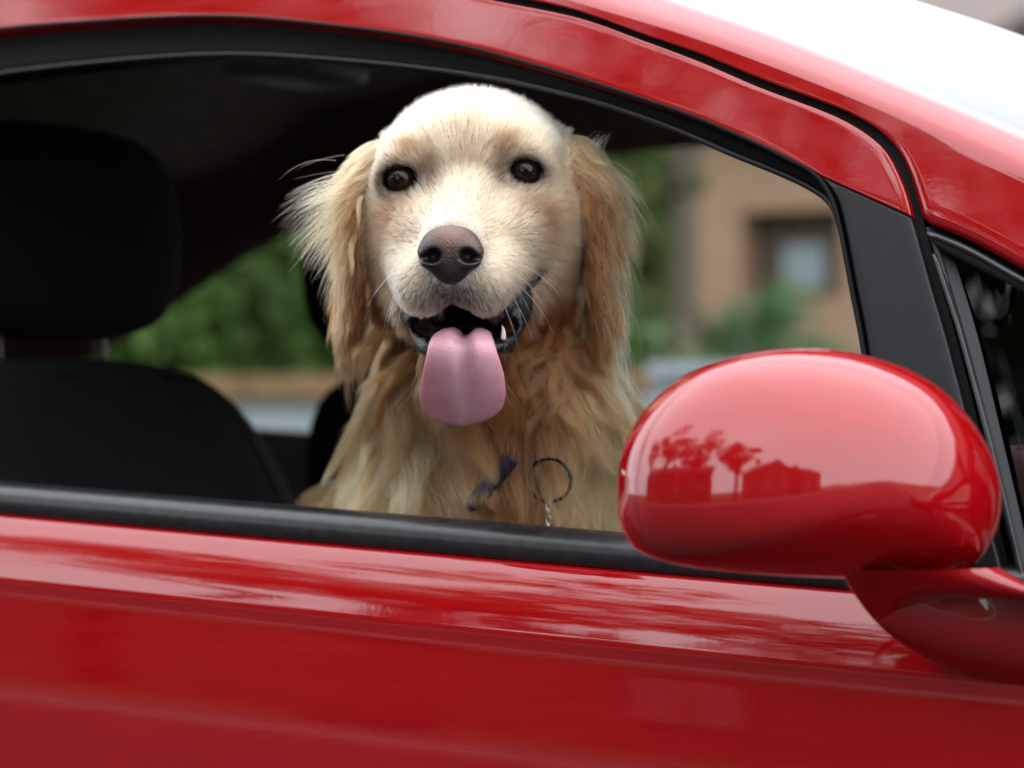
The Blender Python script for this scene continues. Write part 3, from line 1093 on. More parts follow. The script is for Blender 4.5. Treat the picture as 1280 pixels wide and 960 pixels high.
def coat_colour(P):
    """the colour of the coat, patch by patch, shade of the deep torso painted in, linear RGB"""
    n = len(P)
    x, u, f = P.T
    cream = np.array([0.575, 0.45, 0.305])
    tan = (0.13, 0.048, 0.012)
    C = np.tile(cream, (n, 1))
    # body: warm gold, paler down the sides of the chest
    bodyw = np.maximum(smooth01(-u, 95, 150), smooth01(-u, 10, 50) * smooth01(-f, 45, 75))
    gold = (0.205, 0.085, 0.018)
    C = lerp_col(C, gold, bodyw)
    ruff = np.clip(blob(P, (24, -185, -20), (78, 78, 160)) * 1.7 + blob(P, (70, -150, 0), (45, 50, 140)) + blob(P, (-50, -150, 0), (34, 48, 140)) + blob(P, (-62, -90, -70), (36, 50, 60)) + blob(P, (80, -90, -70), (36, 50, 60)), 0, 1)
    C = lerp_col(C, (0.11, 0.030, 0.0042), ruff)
    pale = np.clip(1.2 * blob(P, (-72, -240, 0), (52, 110, 220)) + 1.2 * blob(P, (122, -210, 0), (46, 140, 220)), 0, 1)
    C = lerp_col(C, (0.54, 0.385, 0.19), pale * 1.0 * bodyw * smooth01(f, -190, -140))  # pale tone kept off the deep torso, standing in for its shade
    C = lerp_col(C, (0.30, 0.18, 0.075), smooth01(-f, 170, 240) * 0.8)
    # face patches
    for c, r, w in (((-50, -33, 0), (13, 24, 60), 0.95), ((57, -32, 0), (16, 24, 60), 0.95), ((-38, 17, 0), (15, 9, 30), 0.9), ((32, 20, 0), (15, 9, 30), 0.9),
                    ((-22, 4, 0), (8, 17, 40), 0.85), ((25, 4, 0), (8, 17, 40), 0.85), ((3, 22, 0), (13, 24, 40), 0.45), ((-2, -24, 30), (22, 26, 50), 0.34), ((-38, -24, 15), (11, 14, 40), 0.65), ((44, -22, 15), (13, 14, 40), 0.7),
                    ((-54, -92, 0), (14, 20, 60), 0.4), ((66, -98, 0), (16, 22, 60), 0.45), ((78, 4, -40), (9, 30, 60), 0.5), ((-66, -4, -40), (9, 30, 60), 0.5)):
        C = lerp_col(C, tan, blob(P, c, r) * w * (1 - bodyw))
    # ears: fox tan with pale fringes
    ew = ear_weight(P)
    earc = lerp_col(np.tile(np.array([0.135, 0.044, 0.0085]), (n, 1)), (0.46, 0.30, 0.14), smooth01(u, -8, 18) * 0.7)
    C = C * (1 - ew[:, None]) + earc * ew[:, None]
    # grey-black around eyes, lips and below the nose
    for e in EYES:
        q = (P - e + (0, 1.0, 0)) / np.array([1.35, 1.0, 1.6])
        rr = np.linalg.norm(q, axis=1)
        C = lerp_col(C, (0.06, 0.036, 0.026), 1 - smooth01(rr, 11.5, 18.5))
        inner = e + np.array([17 if e[0] < 0 else -17, 5, 4])
        C = lerp_col(C, (0.07, 0.045, 0.03), blob(P, inner, (7, 11, 30)) * 0.9)
        C = lerp_col(C, (0.16, 0.09, 0.045), blob(P, e + (0, 15, 0), (15, 5, 30)) * 0.7)
    chin = blob(P, (-5, -85, 82), (29, 13, 34))
    C = lerp_col(C, (0.085, 0.072, 0.068), np.clip(chin * 1.15, 0, 0.9) * smooth01(f, 40, 60))
    ring = 1 - smooth01(np.linalg.norm((P - NOSE) / np.array([1.25, 1.0, 1.0]), axis=1), 17, 27)
    C = lerp_col(C, (0.30, 0.27, 0.26), ring * 0.8)
    return C


def mouth_weight(P):
    """bare dark skin: mouth lining, lips, and a bit of outer jaw darkened as shade"""
    x, u, f = P.T
    q = ((P - (2, -108, 24)) / np.array([42, 14, 66])) ** 2
    a = q.sum(1) < 1
    def near(p, q_, ra, rb):
        ab = np.array(q_, float) - p
        t = np.clip(((P - p) @ ab) / (ab @ ab), 0, 1)
        return np.linalg.norm(P - p - t[:, None] * ab, axis=1) - (ra + (rb - ra) * t)
    b = near(np.array([52., -74, 12]), (30, -98, 48), 8, 12) < 3.0
    c = near(np.array([-46., -80, 10]), (-28, -98, 46), 5, 10) < 2.5
    g_ = near(np.array([-5., -100, 92]), (-2, -108, 40), 11, 15) < 0.6
    d = near(np.array([2., -102, 0]), (0, -116, 72), 16, 16) < 2.0
    lipr = near(np.array([46., -86, -8]), (26, -128, 40), 11, 10) < 3.0
    lipl = near(np.array([-38., -88, -8]), (-20, -126, 40), 11, 10) < 3.0
    lip = (lipr | lipl) & (u > -126) & (u < -84) & (f > 6)
    N = fld.sample(P, GRAD)
    fur_front = (u > -104) & (N[:, 2] > 0.15) & (f > 40) & (N[:, 1] > -0.75)
    lining = (fld.sample(P, pre_mouth) < -2.0) & (u < -70) & (f > -80) & (np.abs(x) < 60)
    lining |= (x > -46) & (x < -22) & (u > -122) & (u < -98) & (f > -70) & (f < -15)  # outer jaw glimpsed past the lip, painted dark like mouth shade
    inner = lining | (f > 4) & (u > -132) & (u < -92) & (np.abs(x - 4) < 48) & (N[:, 1] > 0.15)
    return inner | ((a | b | c | d | g_) & (u < -66) & (f > -14) & ~fur_front) | lip


dog = bpy.data.objects.new('dog', None)
me = bpy.data.meshes.new('dog')
bw = dog_world(bv)
me.from_pydata(bw.tolist(), [], bf.tolist())
me.update()
me.polygons.foreach_set('use_smooth', np.ones(len(me.polygons), bool))
skin = coat_colour(bv) * 0.8
mw_ = mouth_weight(bv)
skin[mw_] = (0.005, 0.0045, 0.005)
deep = mw_ & (np.abs(bv[:, 0] - 2) < 26) & (bv[:, 2] < 52) & (bv[:, 1] > -108)
skin[deep] = (0.014, 0.006, 0.007)
for e in EYES:
    rr = np.linalg.norm((bv - e) / np.array([1.2, 1.0, 1.5]), axis=1)
    skin[rr < 12.6] = (0.012, 0.010, 0.010)
ca = me.attributes.new('coat', 'FLOAT_COLOR', 'POINT')
ca.data.foreach_set('color', np.c_[skin, np.ones(len(skin))].astype(np.float32).ravel())
wa = me.attributes.new('wet', 'FLOAT', 'POINT')
wet = mw_.astype(np.float32)
for e in EYES:
    wet[np.linalg.norm((bv - e) / np.array([1.32, 1.0, 1.5]), axis=1) < 12.8] = 0.7
wa.data.foreach_set('value', wet)
m, n, l, p = newmat('dog_skin')
at_ = n.new('ShaderNodeAttribute'); at_.attribute_name = 'coat'
l.new(at_.outputs['Color'], p.inputs['Base Color'])
aw = n.new('ShaderNodeAttribute'); aw.attribute_name = 'wet'
rg = n.new('ShaderNodeMapRange')
rg.inputs['To Min'].default_value = 0.9
rg.inputs['To Max'].default_value = 0.34
l.new(aw.outputs['Fac'], rg.inputs['Value'])
l.new(rg.outputs[0], p.inputs['Roughness'])
tcn = n.new('ShaderNodeTexCoord')
vr = n.new('ShaderNodeTexNoise'); vr.inputs['Scale'].default_value = 170; vr.inputs['Detail'].default_value = 5
l.new(tcn.outputs['Object'], vr.inputs['Vector'])
bmp = n.new('ShaderNodeBump'); bmp.inputs['Distance'].default_value = 0.003
l.new(vr.outputs['Fac'], bmp.inputs['Height'])
l.new(aw.outputs['Fac'], bmp.inputs['Strength'])
l.new(bmp.outputs[0], p.inputs['Normal'])
me.materials.append(m)
bpy.data.objects.remove(dog)
dog = bpy.data.objects.new('dog', me)
COL.objects.link(dog)
tag(dog, 'golden retriever with pink tongue hanging out, looking out of the car window', 'dog')

# nose leather
nf = Field(np.arange(-40, 28, 1.0), np.arange(-96, -24, 1.0), np.arange(54, 116, 1.0))
nf.ell((-6, -53, 84), (22.5, 16.5, 15), 4)
nf.ell((-6, -48, 80), (19, 12.5, 15), 6)
nf.ell((-6, -66, 82), (13, 13, 13), 8)
for sg in (-1, 1):
    nf.ell((-6 + sg * 14, -57, 89), (10, 10.5, 9.5), 5)
for sg in (-1, 1):
    nf.ell((-6 + sg * 12.5, -58, 98), (6.0, 5.2, 11), 3, rotz(sg * -18), sub=True)
    nf.cone((-6 + sg * 15, -60.5, 98), 2.6, (-6 + sg * 23.5, -59, 88), 1.6, 3, sub=True)
nf.cone((-6, -55, 101.5), 1.3, (-6, -82, 96), 1.6, 4, sub=True)
nv, nfc = nf.surface()
nv = relax(nv, nfc, 3, 0.5)
nv = (nv - (-6, -57, 70)) * (0.95, 0.94, 0.97) + (-6, -57, 70)
nme = bpy.data.meshes.new('nose')
nme.from_pydata(dog_world(nv).tolist(), [], nfc.tolist())
nme.update()
ncol = np.tile(np.array([0.017, 0.013, 0.013]), (len(nv), 1))
ncol = lerp_col(ncol, (0.15, 0.07, 0.052), np.clip(blob(nv, (-7, -43, 92), (14, 8, 20)) * 1.1 + 0.55 * blob(nv, (10, -53, 95), (6, 8, 14)) + 0.3 * blob(nv, (-7, -54, 95), (5, 9, 20)), 0, 1))
ncol = lerp_col(ncol, (0.05, 0.045, 0.05), smooth01(-nv[:, 2], -84, -74))
for sg in (-1, 1):
    ncol = lerp_col(ncol, (0.004, 0.003, 0.003), np.clip(1.6 * blob(nv, (-6 + sg * 13, -58.5, 94), (6, 5.5, 9)), 0, 1) * (nv[:, 2] < 97))
ca = nme.attributes.new('coat', 'FLOAT_COLOR', 'POINT')
ca.data.foreach_set('color', np.c_[ncol, np.ones(len(ncol))].astype(np.float32).ravel())
m, n, l, p = newmat('nose_leather')
a2 = n.new('ShaderNodeAttribute'); a2.attribute_name = 'coat'
l.new(a2.outputs['Color'], p.inputs['Base Color'])
p.inputs['Roughness'].default_value = 0.42
p.inputs['Specular IOR Level'].default_value = 0.45
tcn = n.new('ShaderNodeTexCoord')
vo = n.new('ShaderNodeTexVoronoi'); vo.inputs['Scale'].default_value = 620
l.new(tcn.outputs['Object'], vo.inputs['Vector'])
bmp = n.new('ShaderNodeBump'); bmp.inputs['Distance'].default_value = 0.0006; bmp.inputs['Strength'].default_value = 0.55; bmp.invert = True
l.new(vo.outputs['Distance'], bmp.inputs['Height'])
l.new(bmp.outputs[0], p.inputs['Normal'])
link('nose', nme, m, dog)

# eyes
m, n, l, p = newmat('dog_eye')
a2 = n.new('ShaderNodeAttribute'); a2.attribute_name = 'coat'
l.new(a2.outputs['Color'], p.inputs['Base Color'])
p.inputs['Roughness'].default_value = 0.25
p.inputs['Coat Weight'].default_value = 1.0
p.inputs['Coat Roughness'].default_value = 0.0
p.inputs['Coat IOR'].default_value = 1.34
p.inputs['Specular IOR Level'].default_value = 0.0
for e in EYES:
    gaze = np.array([0.0, -0.02, 1.0]); gaze /= np.linalg.norm(gaze)
    nu_, nv_ = 40, 48
    P, Cc = [], []
    sxv = np.cross([0, 1, 0], gaze); sxv /= np.linalg.norm(sxv)
    syv = np.cross(gaze, sxv)
    for i in range(nu_ + 1):
        th = math.pi * i / nu_
        for j in range(nv_):
            ph = 2 * math.pi * j / nv_
            r = 12.0 + 0.9 * math.exp(-(th / 0.55) ** 4)
            P.append(e + r * (math.cos(th) * gaze + math.sin(th) * (math.cos(ph) * sxv + math.sin(ph) * syv)))
            a_ = math.degrees(th)
            if a_ < 22:
                Cc.append((0.002, 0.002, 0.002))
            elif a_ < 56:
                k_ = 0.75 + 0.5 * math.sin(ph * 17) * math.sin(ph * 5 + 1) * 0.5
                Cc.append((0.015 * k_, 0.006 * k_, 0.003 * k_))
            elif a_ < 66:
                Cc.append((0.003, 0.002, 0.002))
            else:
                Cc.append((0.05, 0.04, 0.035))
    eo = mesh('eye', dog_world(np.array(P)), grid_faces(nu_ + 1, nv_, closed_v=True), m, dog)
    outward(eo, DF)
    ca = eo.data.attributes.new('coat', 'FLOAT_COLOR', 'POINT')
    ca.data.foreach_set('color', np.c_[np.array(Cc), np.ones(len(Cc))].astype(np.float32).ravel())

# tongue: from the mouth floor over the lower teeth and down
path = resample(np.array([(2, -118, -8), (2, -115, 20), (2, -113, 42), (2, -114, 57), (2, -121, 67), (2, -135, 70), (1, -150, 69), (0, -167, 66), (-0.5, -175, 64)], float), 46)
tw = np.interp(np.linspace(0, 1, 46), [0, 0.3, 0.45, 0.6, 0.72, 0.84, 0.92, 0.965, 0.99, 1], [18, 19.5, 21, 24.5, 28.5, 30.5, 28, 20, 11, 2])
tt = np.interp(np.linspace(0, 1, 46), [0, 0.5, 0.85, 0.97, 1], [7, 5, 3.4, 2.4, 1.0])
T_ = np.gradient(path, axis=0); T_ /= np.linalg.norm(T_, axis=1)[:, None]
V, TC = [], []
NK = 44
for i in range(46):
    nrm = np.cross(np.array([1.0, 0, 0]), T_[i]); nrm /= np.linalg.norm(nrm)
    if nrm[2] < 0 and i > 20: nrm = -nrm
    if nrm[1] < 0 and i <= 20: nrm = -nrm
    s_ = i / 45
    for k in range(NK):
        a_ = 2 * math.pi * k / NK
        cx_, sy2 = math.cos(a_), math.sin(a_)
        X_ = math.copysign(abs(cx_) ** 0.8, cx_) * tw[i]
        Y_ = math.copysign(abs(sy2) ** 0.8, sy2) * tt[i]
        if sy2 > 0:
            Y_ -= 6.5 * math.exp(-((X_ - 1.5) / 4.6) ** 2) * (1 - smooth01(np.array([s_]), 0.66, 0.92)[0]) + 1.2 * math.exp(-((X_ - 1.5) / 3) ** 2)
        Y_ -= 5.0 * (abs(X_) / 31) ** 2.5 * (0.4 + s_)
        gv = math.exp(-((X_ - 1.5) / 4.0) ** 2) * (1 - s_)  # groove coloured darker towards the mouth, as painted shade
        lt = math.exp(-((X_ - 1.0) / 3.0) ** 2) * max(0.0, s_ - 0.55) * 1.6
        ed = (abs(X_) / 31) ** 4
        TC.append((0.64 - 0.52 * gv + 0.18 * lt, 0.335 - 0.29 * gv + 0.22 * lt - 0.07 * ed, 0.40 - 0.32 * gv + 0.22 * lt - 0.07 * ed))
        V.append(path[i] + np.array([X_, 0, 0]) + nrm * Y_ + np.array([math.sin(s_ * 9) * 0.8, 0, 0]))
F = grid_faces(46, NK, closed_v=True) + [tuple(range(NK)), tuple(reversed(range(45 * NK, 46 * NK)))]
m, n, l, p = newmat('tongue')
p.inputs['Base Color'].default_value = (0.62, 0.27, 0.33, 1)
p.inputs['Roughness'].default_value = 0.36
p.inputs['Coat Weight'].default_value = 0.25
p.inputs['Coat Roughness'].default_value = 0.25
p.inputs['Subsurface Weight'].default_value = 0.35
p.inputs['Subsurface Radius'].default_value = (0.006, 0.0025, 0.002)
p.inputs['Subsurface Scale'].default_value = 0.5
tcn = n.new('ShaderNodeTexCoord')
t1 = n.new('ShaderNodeTexNoise'); t1.inputs['Scale'].default_value = 60; t1.inputs['Detail'].default_value = 5
l.new(tcn.outputs['Object'], t1.inputs['Vector'])
rp = n.new('ShaderNodeMixRGB')
rp.inputs[1].default_value = (0.42, 0.19, 0.24, 1); rp.inputs[2].default_value = (0.58, 0.33, 0.38, 1)
l.new(t1.outputs['Fac'], rp.inputs[0]); l.new(rp.outputs[0], p.inputs['Base Color'])
t2 = n.new('ShaderNodeTexVoronoi'); t2.inputs['Scale'].default_value = 900
l.new(tcn.outputs['Object'], t2.inputs['Vector'])
bmp = n.new('ShaderNodeBump'); bmp.inputs['Distance'].default_value = 0.0006; bmp.inputs['Strength'].default_value = 0.5
l.new(t2.outputs['Distance'], bmp.inputs['Height']); l.new(bmp.outputs[0], p.inputs['Normal'])
to = mesh('tongue', dog_world(np.array(V)), F, m, dog)
ca = to.data.attributes.new('coat', 'FLOAT_COLOR', 'POINT')
ca.data.foreach_set('color', np.c_[np.clip(np.array(TC), 0.02, 0.9), np.ones(len(TC))].astype(np.float32).ravel())
a2 = n.new('ShaderNodeAttribute'); a2.attribute_name = 'coat'
mm = n.new('ShaderNodeMixRGB'); mm.blend_type = 'OVERLAY'; mm.inputs[0].default_value = 0.35
l.new(a2.outputs['Color'], mm.inputs[1]); l.new(t1.outputs['Fac'], mm.inputs[2]); l.new(mm.outputs[0], p.inputs['Base Color'])
bm = bmesh.new(); bm.from_mesh(to.data); bmesh.ops.recalc_face_normals(bm, faces=bm.faces); bm.to_mesh(to.data); bm.free()
sb = to.modifiers.new('sub', 'SUBSURF'); sb.levels = 1; sb.render_levels = 1
M['tooth'] = plain('tooth_ivory', (0.70, 0.62, 0.50), 0.3)
for (tx, tu, tf_, hh, rr) in ((30, -110, 44, 3.8, 1.9),):
    tpath = np.array([(tx, tu - 6, tf_), (tx, tu, tf_), (tx - 0.5, tu + hh * 0.6, tf_ + 0.6), (tx - 1, tu + hh, tf_ + 0.4)], float)
    tube('tooth', dog_world(resample(tpath, 8)), np.array([1, 1, 0.95, 0.9, 0.75, 0.55, 0.35, 0.08]) * rr * 0.001, M['tooth'], dog, 10)

# ------------------------------------------------------------------ the coat: strands grown over the body
def hair_mat():
    m = bpy.data.materials.new('dog_hair')
    m.use_nodes = True
    n, l = m.node_tree.nodes, m.node_tree.links
    n.remove(n['Principled BSDF'])
    h = n.new('ShaderNodeBsdfHairPrincipled')
    h.parametrization = 'COLOR'
    h.inputs['Roughness'].default_value = 0.46
    h.inputs['Radial Roughness'].default_value = 0.55
    h.inputs['Random Roughness'].default_value = 0.1
    a = n.new('ShaderNodeAttribute'); a.attribute_name = 'coat'
    hi = n.new('ShaderNodeHairInfo')
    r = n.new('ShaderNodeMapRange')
    r.inputs['To Min'].default_value = 0.74  # roots darker than tips: natural fade, deepened to stand in for occlusion
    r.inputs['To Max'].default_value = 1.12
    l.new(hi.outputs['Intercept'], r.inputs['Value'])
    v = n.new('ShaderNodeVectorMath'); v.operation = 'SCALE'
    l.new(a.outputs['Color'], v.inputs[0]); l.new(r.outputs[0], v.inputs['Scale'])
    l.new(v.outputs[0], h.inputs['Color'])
    l.new(h.outputs[0], n['Material Output'].inputs['Surface'])
    return m


HAIR = hair_mat()


def hair_object(name, P, rad, colour, parent):
    """P: (strands, points, 3) in dog millimetres"""
    ns, npt = P.shape[:2]
    cu = bpy.data.hair_curves.new(name)
    cu.add_curves([npt] * ns)
    Q = dog_world(P.reshape(-1, 3))
    over = np.clip(Q[:, 2] - z_belt(Q[:, 0]) - 0.03, 0, 1)      # at the sill the coat presses against the door card
    Q[:, 1] = np.maximum(Q[:, 1], 0.088 + 0.005 * RNG.random(len(Q)) - 3.0 * over)
    cu.attributes['position'].data.foreach_set('vector', Q.astype(np.float32).ravel())
    ra = cu.attributes.get('radius') or cu.attributes.new('radius', 'FLOAT', 'POINT')
    t = np.linspace(0, 1, npt)
    taper = np.interp(t, [0, 0.5, 1], [1.0, 0.85, 0.18])
    ra.data.foreach_set('value', (np.asarray(rad).reshape(-1, 1) * taper[None] * 0.001).astype(np.float32).ravel())
    ca = cu.attributes.new('coat', 'FLOAT_COLOR', 'CURVE')
    ca.data.foreach_set('color', np.c_[np.clip(colour, 0.003, 0.92), np.ones(ns)].astype(np.float32).ravel())
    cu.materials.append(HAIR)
    o = bpy.data.objects.new(name, cu)
    COL.objects.link(o)
    o.parent = parent
    return o


tris = np.vstack([bf[:, [0, 1, 2]], bf[:, [0, 2, 3]]])
ta, tb, tc_ = bv[tris[:, 0]], bv[tris[:, 1]], bv[tris[:, 2]]
tarea = 0.5 * np.linalg.norm(np.cross(tb - ta, tc_ - ta), axis=1)
tcen = (ta + tb + tc_) / 3
bare = mouth_weight(tcen)
for e in EYES:
    bare |= np.linalg.norm((tcen - e) / np.array([1.30, 1.0, 1.6]), axis=1) < 12.4
bare |= np.linalg.norm((tcen - NOSE - (0, 0, -6)) / np.array([1.25, 1.0, 1.2]), axis=1) < 17
tew = ear_weight(tcen)
is_ear = tew > 0.5
is_face = ~is_ear & (tcen[:, 1] > -112 - 0.35 * (tcen[:, 2] + 20).clip(0, 60)) & ~((tcen[:, 1] < -70) & (tcen[:, 2] < -40))
is_body = ~is_ear & ~is_face


def scatter(mask, dens):
    w = tarea * dens * mask * ~bare
    cnt = RNG.poisson(w)
    idx = np.repeat(np.arange(len(w)), cnt)
    r1, r2 = RNG.random(len(idx)), RNG.random(len(idx))
    q = np.sqrt(r1)
    return ta[idx] * (1 - q)[:, None] + tb[idx] * (q * (1 - r2))[:, None] + tc_[idx] * (q * r2)[:, None]


def unit(v):
    return v / (np.linalg.norm(v, axis=1, keepdims=True) + 1e-9)


def groom(P, ear, body):
    x, u, f = P.T
    v = unit(P - NOSE + np.array([0, -8, 0]))
    v = v + np.stack([0 * x, 0 * x, -0.25 + 0 * x], 1)
    # hair at the cheeks and jaw falls
    fall = smooth01(-u, 40, 110)[:, None]
    v = v * (1 - 0.75 * fall) + np.stack([np.sign(x - 6) * 0.35, -1.0 + 0 * x, 0.0 * x], 1) * 0.75 * fall
    if ear:
        side = np.sign(x)
        top = smooth01(u, -34, 6)
        wv = np.stack([side * 0.22, -1 + 0 * x, 0.15 + 0 * x], 1)
        wl_ = np.stack([np.where(x < 0, -0.8, 0.6), np.where(x < 0, -0.65, -0.8), 0.2 + 0 * x], 1)
        v = wv * (1 - top[:, None]) + wl_ * top[:, None]
    if body:
        sw = vnoise(P, 42, 3) - 0.5
        sw2 = vnoise(P, 26, 5) - 0.5
        side = np.clip((x - 18) / 90, -1, 1)
        v = np.stack([side * 0.30 + sw * 1.5 + sw2 * 0.7, -1 + 0 * x, 0.12 + 0.5 * sw2], 1)
        back = smooth01(-f, 150, 230)[:, None]
        v = v * (1 - back) + np.stack([-0.3 + 0 * x, -0.55 + 0 * x, -0.8 + 0 * x], 1) * back
    return v


def grow(R, L, npt, lift, stiff, ear=False, body=False, wave=0.0, hmin=0.4, jitter=0.12, hspread=2.0):
    n = len(R)
    N = unit(fld.sample(R, GRAD))
    G = groom(R, ear, body) + RNG.normal(0, jitter, (n, 3))
    g = unit(G - (G * N).sum(1, keepdims=True) * N)
    d = unit(g + N * (np.asarray(lift).reshape(-1, 1) * (0.6 + 0.8 * RNG.random((n, 1)))))
    out = [R - N * 0.6]
    seg = (L / (npt - 1))[:, None]
    pos = R.copy()
    ph = vnoise(R, 9, 11) * 40
    lat = unit(np.cross(N, g))
    hk = hspread * RNG.random(n)
    for k in range(1, npt):
        t = k / (npt - 1)
        pos = pos + d * seg
        sd_ = fld.sample(pos)
        gr = fld.sample(pos, GRAD)
        need = hmin + hk * t
        push = np.clip(need - sd_, 0, 12)
        pos = pos + gr * push[:, None]
        G = groom(pos, ear, body)
        w = wave * math.cos(t * 7.0) * 1.0
        d = unit(d + stiff * G + lat * (np.cos(ph + t * 6.5) * wave)[:, None] + RNG.normal(0, jitter * 0.35, (n, 3)))
        out.append(pos.copy())
    return np.stack(out, 1)


def clump(P, spacing, strength, spread=0.25):
    """draw neighbouring strands together towards their tips"""
    n, npt = P.shape[:2]
    ncl = max(1, n // spacing)
    pick = RNG.choice(n, ncl, replace=False)
    kd = kdtree.KDTree(ncl)
    for i, j in enumerate(pick):
        kd.insert(P[j, 0], i)
    kd.balance()
    own = np.array([kd.find(q)[1] for q in P[:, 0]])
    Gd = P[pick][own]
    t = np.linspace(0, 1, npt)[None, :, None]
    off = (P[:, :1] - Gd[:, :1])
    target = Gd + off * (1 - (1 - spread) * t)
    w = strength * (t ** 0.9) * (0.7 + 0.3 * RNG.random((n, 1, 1)))
    return P * (1 - w) + target * w, own


# face: short, lying back from the nose
Rf = scatter(is_face, np.where(tcen[:, 2] > -70, 1.25, 0.35))
dn = np.linalg.norm(Rf - NOSE, axis=1)
Lf = 3.6 + 8.4 * smooth01(dn, 18, 120) + 10 * smooth01(np.abs(Rf[:, 0] - 6), 52, 78) * smooth01(-Rf[:, 1], -10, 60)
for e in EYES:
    Lf *= 0.55 + 0.45 * smooth01(np.linalg.norm(Rf - e, axis=1), 15, 30)
Lf += 5 * smooth01(-Rf[:, 1], 80, 110) * smooth01(60 - Rf[:, 2], 0, 30)
Lf *= (0.75 + 0.5 * RNG.random(len(Rf))) * (1 + 0.45 * smooth01(Rf[:, 1], 10, 40))
Pf = grow(Rf, Lf, 5, 0.32 + 0 * Lf, 0.45, hmin=0.25, jitter=0.14, hspread=1.4)
cf = coat_colour(Rf)
cf *= (1 + RNG.normal(0, 0.13, (len(Rf), 1))) * (0.82 + 0.36 * vnoise(Rf, 4, 2))[:, None]
Pf, _ = clump(Pf, 18, 0.55, 0.35)
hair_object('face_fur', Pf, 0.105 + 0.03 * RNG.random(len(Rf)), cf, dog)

# ears: long, tan, with pale feathering that lifts at the top
Re = scatter(is_ear, 0.75 + 0 * tarea)
ue = Re[:, 1]
Le = 17 + 4 * smooth01(-ue, 60, 120) + 3 * smooth01(ue, -30, 0)
Le *= 0.6 + 0.7 * RNG.random(len(Re))
Pe = grow(Re, Le, 9, 0.22 + 0.0 * ue, 0.28, ear=True, wave=0.26, hmin=0.4, jitter=0.13, hspread=4.0)
Pe, own = clump(Pe, 26, 0.62, 0.22)
ce = coat_colour(Re)
tipd = Pe[:, -1, 0]
outer = smooth01(np.abs(tipd - 10), 88, 112)
ce = lerp_col(ce, (0.50, 0.33, 0.16), outer * 0.4)
ov = RNG.normal(0, 0.25, own.max() + 1)[own].clip(-0.5, 0.6)
ce *= (1 + ov + RNG.normal(0, 0.08, len(Re)))[:, None]
hair_object('ear_fur', Pe, 0.10 + 0.04 * RNG.random(len(Re)), ce, dog)

# neck, chest and back: long and wavy
dens = np.where(tcen[:, 2] > -190, 0.5, 0.16) * np.where(tcen[:, 1] < -430, 0.12, 1.0) * np.where((tcen[:, 1] > -95), 1.5, 1.0)
Rb = scatter(is_body, dens)
ub = Rb[:, 1]
Lb = 30 + 62 * smooth01(-ub, 90, 180) + 10 * smooth01(-ub, 200, 300)
Lb = np.where(Rb[:, 2] < -200, 34, Lb) * (0.6 + 0.65 * RNG.random(len(Rb)))
Pb = grow(Rb, Lb, 14, 0.75 + 0 * Lb, 0.17, body=True, wave=0.32, hmin=0.6, jitter=0.13, hspread=12.0)
Pb, own = clump(Pb, 130, 0.95, 0.10)
cb = coat_colour(Rb)
ov = RNG.normal(0, 0.30, own.max() + 1)[own].clip(-0.55, 0.7)
cb *= (1 + ov + RNG.normal(0, 0.09, len(Rb)))[:, None]
fox = (RNG.random(own.max() + 1)[own] < 0.25) * 0.35
cb = lerp_col(cb, (0.17, 0.06, 0.013), fox * smooth01(-ub, 110, 150) * (Rb[:, 2] > -190))
hair_object('body_fur', Pb, 0.13 + 0.06 * RNG.random(len(Rb)), cb, dog)

# loose wavy locks lying over the coat of the ruff, the chest and the ears
def locks(name, mask, nlock, lo, hi, per, wid, rad, tint, **kw):
    R = scatter(mask, 0.05 + 0 * tarea)
    R = R[~((np.abs(R[:, 0] - 8) < 38) & (R[:, 1] > -235) & (R[:, 1] < -100)) | (R[:, 2] < -120)]
    if kw.get('body'):
        R = R[~((np.abs(R[:, 0] - 12) > 62) & (R[:, 1] > -140))]                   # none across the tongue or behind the ear flaps
    R = R[RNG.choice(len(R), min(nlock, len(R)), replace=False)]
    L = RNG.uniform(lo, hi, len(R))
    G = grow(R, L, 18, kw.pop('lift', 0.45) + 0 * L, kw.pop('stiff', 0.13), **kw)
    n, npt = G.shape[:2]
    t = np.linspace(0, 1, npt)[None, None, :, None]
    off = RNG.normal(0, 1, (n, per, 1, 3)) * wid
    prof = (0.35 + 0.9 * np.sin(np.pi * np.clip(t * 0.9 + 0.08, 0, 1))) * (1 - 0.55 * t)
    late = RNG.normal(0, 1, (n, per, 1, 3)) * wid * 0.9 * t ** 3
    C_ = G[:, None] + off * prof + late
    C_ = C_[:, :, :, :]
    cut = RNG.uniform(0.72, 1.0, (n, per))                      # strands end at different lengths
    idx = np.linspace(0, 1, npt)[None, None, :] * cut[..., None] * (npt - 1)
    i0 = np.clip(idx.astype(int), 0, npt - 2); fr = (idx - i0)[..., None]
    C_ = np.take_along_axis(C_, i0[..., None], 2) * (1 - fr) + np.take_along_axis(C_, (i0 + 1)[..., None], 2) * fr
    P = C_.reshape(-1, npt, 3)
    col = np.repeat(coat_colour(R), per, 0) * np.repeat(1 + RNG.normal(0, 0.28, (n, 1)).clip(-0.5, 0.8), per, 0)
    col = lerp_col(col, tint, np.repeat((RNG.random(n) < 0.3) * 0.5, per))
    col *= 1 + RNG.normal(0, 0.10, (len(P), 1))
    return hair_object(name, P, rad + 0.03 * RNG.random(len(P)), col, dog)


